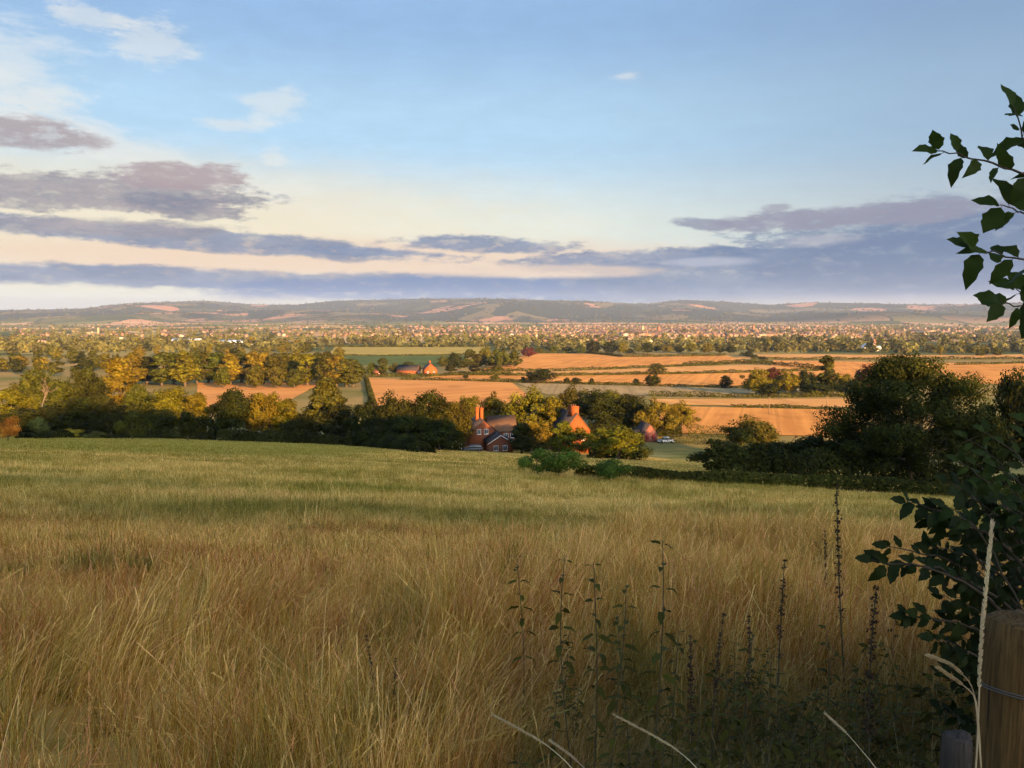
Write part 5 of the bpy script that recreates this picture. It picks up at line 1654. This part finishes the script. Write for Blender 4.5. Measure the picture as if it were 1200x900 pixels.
def world():
    w = bpy.data.worlds.new('World'); scene.world = w; w.use_nodes = True
    nt = NT(w.node_tree); nt.n.clear(); out = nt.new('ShaderNodeOutputWorld'); bg = nt.new('ShaderNodeBackground')
    sky = nt.new('ShaderNodeTexSky', sky_type='NISHITA'); sky.sun_disc = False; sky.sun_elevation = SUN_EL; sky.sun_rotation = math.pi - SUN_AZ
    sky.altitude = 100; sky.air_density = 1.0; sky.dust_density = 2.0; sky.ozone_density = 2.0
    STR = 0.10
    base = nt.vmul(sky.outputs[0], (STR, STR, STR))
    d = nt.new('ShaderNodeTexCoord').outputs['Generated']
    sp = nt.new('ShaderNodeSeparateXYZ'); nt.put(sp.inputs[0], d)
    az = nt.math('ARCTAN2', sp.outputs[0], sp.outputs[1]); el = nt.math('ARCSINE', sp.outputs[2])
    cv = nt.new('ShaderNodeCombineXYZ'); nt.put(cv.inputs[0], az); nt.put(cv.inputs[1], el)
    v = cv.outputs[0]
    n_big = nt.noise(nt.vmul(v, (9, 34, 0)), 1.0, 7.0, 0.68)
    n_fine = nt.noise(nt.vmul(v, (34, 95, 0)), 1.0, 6.0, 0.65)
    n_cir = nt.noise(nt.vadd(nt.vmul(v, (14, 46, 0)), (3.3, 1.7, 0)), 1.0, 8.0, 0.7)
    nb = nt.math('ADD', nt.math('MULTIPLY_ADD', n_big, 2.2, -1.1), nt.math('MULTIPLY_ADD', n_fine, 1.2, -.6))

    def ae(px, py):
        r = ray(px, py); r = r / np.linalg.norm(r); return math.atan2(r[0], r[1]), math.asin(r[2])

    def ell(px, py, rx, ry, tilt=0.0, soft=.5, amp=1.0, noise=nb):
        a0, e0 = ae(px, py); a1, _ = ae(px + rx, py); sx = abs(a1 - a0); sy = ry / F
        da = nt.math('SUBTRACT', az, a0); de = nt.math('SUBTRACT', el, e0)
        de = nt.math('ADD', de, nt.math('MULTIPLY', da, math.tan(tilt)))
        x = nt.math('DIVIDE', da, sx); y = nt.math('DIVIDE', de, sy)
        r = nt.math('SQRT', nt.math('ADD', nt.math('MULTIPLY', x, x), nt.math('MULTIPLY', y, y)))
        r = nt.math('ADD', r, nt.math('MULTIPLY', noise, amp * 1.35)); soft *= .8
        return nt.sstep(r, 1 + soft, 1 - soft)
    c = base
    pe = lambda py: ae(600, py)[1]
    # thin high veil, cream low down, pinker just above the horizon
    veil = nt.math('MULTIPLY', nt.sstep(el, pe(-900), pe(60)), nt.sstep(n_cir, .2, .7, .94, 1.0))
    vc = nt.mix(nt.sstep(el, pe(20), pe(150)), lin((136, 170, 209)), lin((168, 200, 224)))
    vc = nt.mix(nt.sstep(el, pe(165), pe(275)), vc, lin((216, 220, 210)))
    c = nt.mix(nt.math('MULTIPLY', veil, .93), c, vc)
    c = nt.mix(nt.math('MULTIPLY', nt.sstep(az, .0, .6), .5), c, lin((122, 146, 178)))
    lft = nt.math('MULTIPLY', ell(110, 262, 470, 66, 0, .8, .25), .66)
    c = nt.mix(lft, c, lin((248, 228, 190)))
    pk = nt.math('MULTIPLY', ell(420, 306, 440, 24, 0, .6, .25), .7)
    c = nt.mix(pk, c, lin((240, 206, 178)))
    # white cirrus
    cn = nt.math('MULTIPLY_ADD', n_cir, 4.2, -2.1)
    for e in ((10, 95, 70, 40, -.2, .9, .9), (55, 125, 85, 16, .4, .9, .9), (150, 178, 190, 14, .22, .6, .5), (322, 121, 34, 15, -.1, .6, .7), (180, 48, 40, 18, 0, .6, .8), (110, 22, 40, 10, 0, .6, .8), (270, 146, 34, 6, 0, .6, .7), (320, 188, 12, 10, 0, .6, .7), (738, 89, 16, 4, 0, .9, .9)):
        c = nt.mix(nt.math('MULTIPLY', ell(*e, noise=cn), .48), c, lin((236, 236, 230)))
    # mauve and slate clouds
    shade = nt.sstep(nt.math('ADD', nt.math('MULTIPLY', n_big, .6), nt.math('MULTIPLY', n_fine, .4)), .38, .62)
    blue = nt.mix(shade, lin((84, 116, 158)), lin((134, 150, 178))); mauve = nt.mix(shade, lin((116, 125, 148)), lin((172, 162, 166)))
    slate = nt.mix(shade, lin((82, 118, 160)), lin((122, 142, 172)))
    CL = [((110, 226, 185, 20, -.02, .25, .85), mauve, .88), ((215, 207, 75, 13, -.05, .25, .7), lin((172, 156, 162)), .9), ((25, 155, 100, 15, .0, .3, .7), lin((166, 154, 160)), .85), ((215, 243, 70, 12, .05, .25, .8), mauve, .9),
          ((235, 281, 270, 12, .055, .25, .6), blue, .88), ((120, 266, 140, 10, 0, .3, .8), mauve, .8), ((430, 295, 90, 5, .03, .35, .7), blue, .85),
          ((300, 328, 540, 11, .012, .35, .6), blue, .85), ((120, 322, 230, 10, .02, .35, .6), blue, .7), ((560, 340, 330, 15, .0, .35, .45), lin((84, 124, 176)), .95),
          ((565, 287, 105, 9, .03, .3, .8), blue, .9), ((818, 262, 34, 6, .1, .3, .7), lin((136, 142, 166)), .85), 
          ((1000, 327, 430, 44, -.02, .25, .55), slate, .97), ((1120, 300, 300, 56, 0, .3, .5), lin((96, 122, 160)), .94), ((1020, 252, 165, 13, -.03, .3, .75), lin((142, 144, 166)), .92), ((760, 305, 170, 12, -.03, .3, .75), blue, .9), ((912, 243, 18, 4, 0, .35, .6), lin((150, 150, 166)), .7)]
    for e, col, op in CL:
        c = nt.mix(nt.math('MULTIPLY', nt.math('MULTIPLY', ell(*e), op), nt.sstep(n_fine, .34, .52, .55, 1.0)), c, col)
    # paler gaps between the lower bands
    for e, col, op in (((640, 318, 130, 7, 0, .5, .6), lin((232, 208, 186)), .7), ((960, 282, 40, 6, -.05, .8, 1.0), lin((210, 208, 208)), .45), ((830, 307, 50, 5, 0, .5, .6), lin((186, 192, 208)), .6)):
        c = nt.mix(nt.math('MULTIPLY', ell(*e), op), c, col)
    low = nt.math('MULTIPLY', nt.sstep(el, pe(344), pe(358)), .75)
    c = nt.mix(nt.math('MULTIPLY', low, nt.sstep(nt.math('ABSOLUTE', az), .08, .35)), c, lin((206, 198, 192)))
    # keep the drawn-in clouds to the part of the sky ahead; elsewhere the clear evening sky with thin veil
    ahead = nt.sstep(nt.math('ABSOLUTE', az), 1.9, 1.2)
    c = nt.mix(ahead, base, c)
    nt.put(bg.inputs['Color'], c); bg.inputs['Strength'].default_value = 1.0
    nt.l.new(bg.outputs[0], out.inputs['Surface'])
    w.cycles.sampling_method = 'MANUAL'; w.cycles.sample_map_resolution = 1024


world()
sd = bpy.data.lights.new('sun', 'SUN'); sd.energy = 3.7; sd.angle = math.radians(.6); sd.color = (1.0, .55, .21)
so = bpy.data.objects.new('sun', sd); COL.objects.link(so)
dirv = Vector((math.sin(SUN_AZ) * math.cos(SUN_EL), -math.cos(SUN_AZ) * math.cos(SUN_EL), math.sin(SUN_EL)))
so.rotation_euler = dirv.to_track_quat('Z', 'Y').to_euler(); so.location = (60, -120, 90)

cd = bpy.data.cameras.new('camera'); cd.sensor_width = 36; cd.lens = 36 * F / 1200; cd.clip_start = .05; cd.clip_end = 40000
co = bpy.data.objects.new('camera', cd); COL.objects.link(co); co.location = tuple(CAM); co.rotation_euler = (math.pi / 2 - PITCH, 0, 0)
scene.camera = co

vs = scene.view_settings
vs.view_transform = 'Standard'; vs.look = 'None'; vs.exposure = EXPOSURE; vs.gamma = 1.0; vs.use_curve_mapping = False
scene.display_settings.display_device = 'sRGB'
cy = scene.cycles
cy.use_denoising = True; cy.denoiser = 'OPENIMAGEDENOISE'; cy.denoising_input_passes = 'RGB_ALBEDO_NORMAL'
cy.max_bounces = 5; cy.diffuse_bounces = 3; cy.glossy_bounces = 2; cy.transmission_bounces = 3; cy.volume_bounces = 0; cy.transparent_max_bounces = 8
cy.use_adaptive_sampling = True; cy.adaptive_threshold = .015
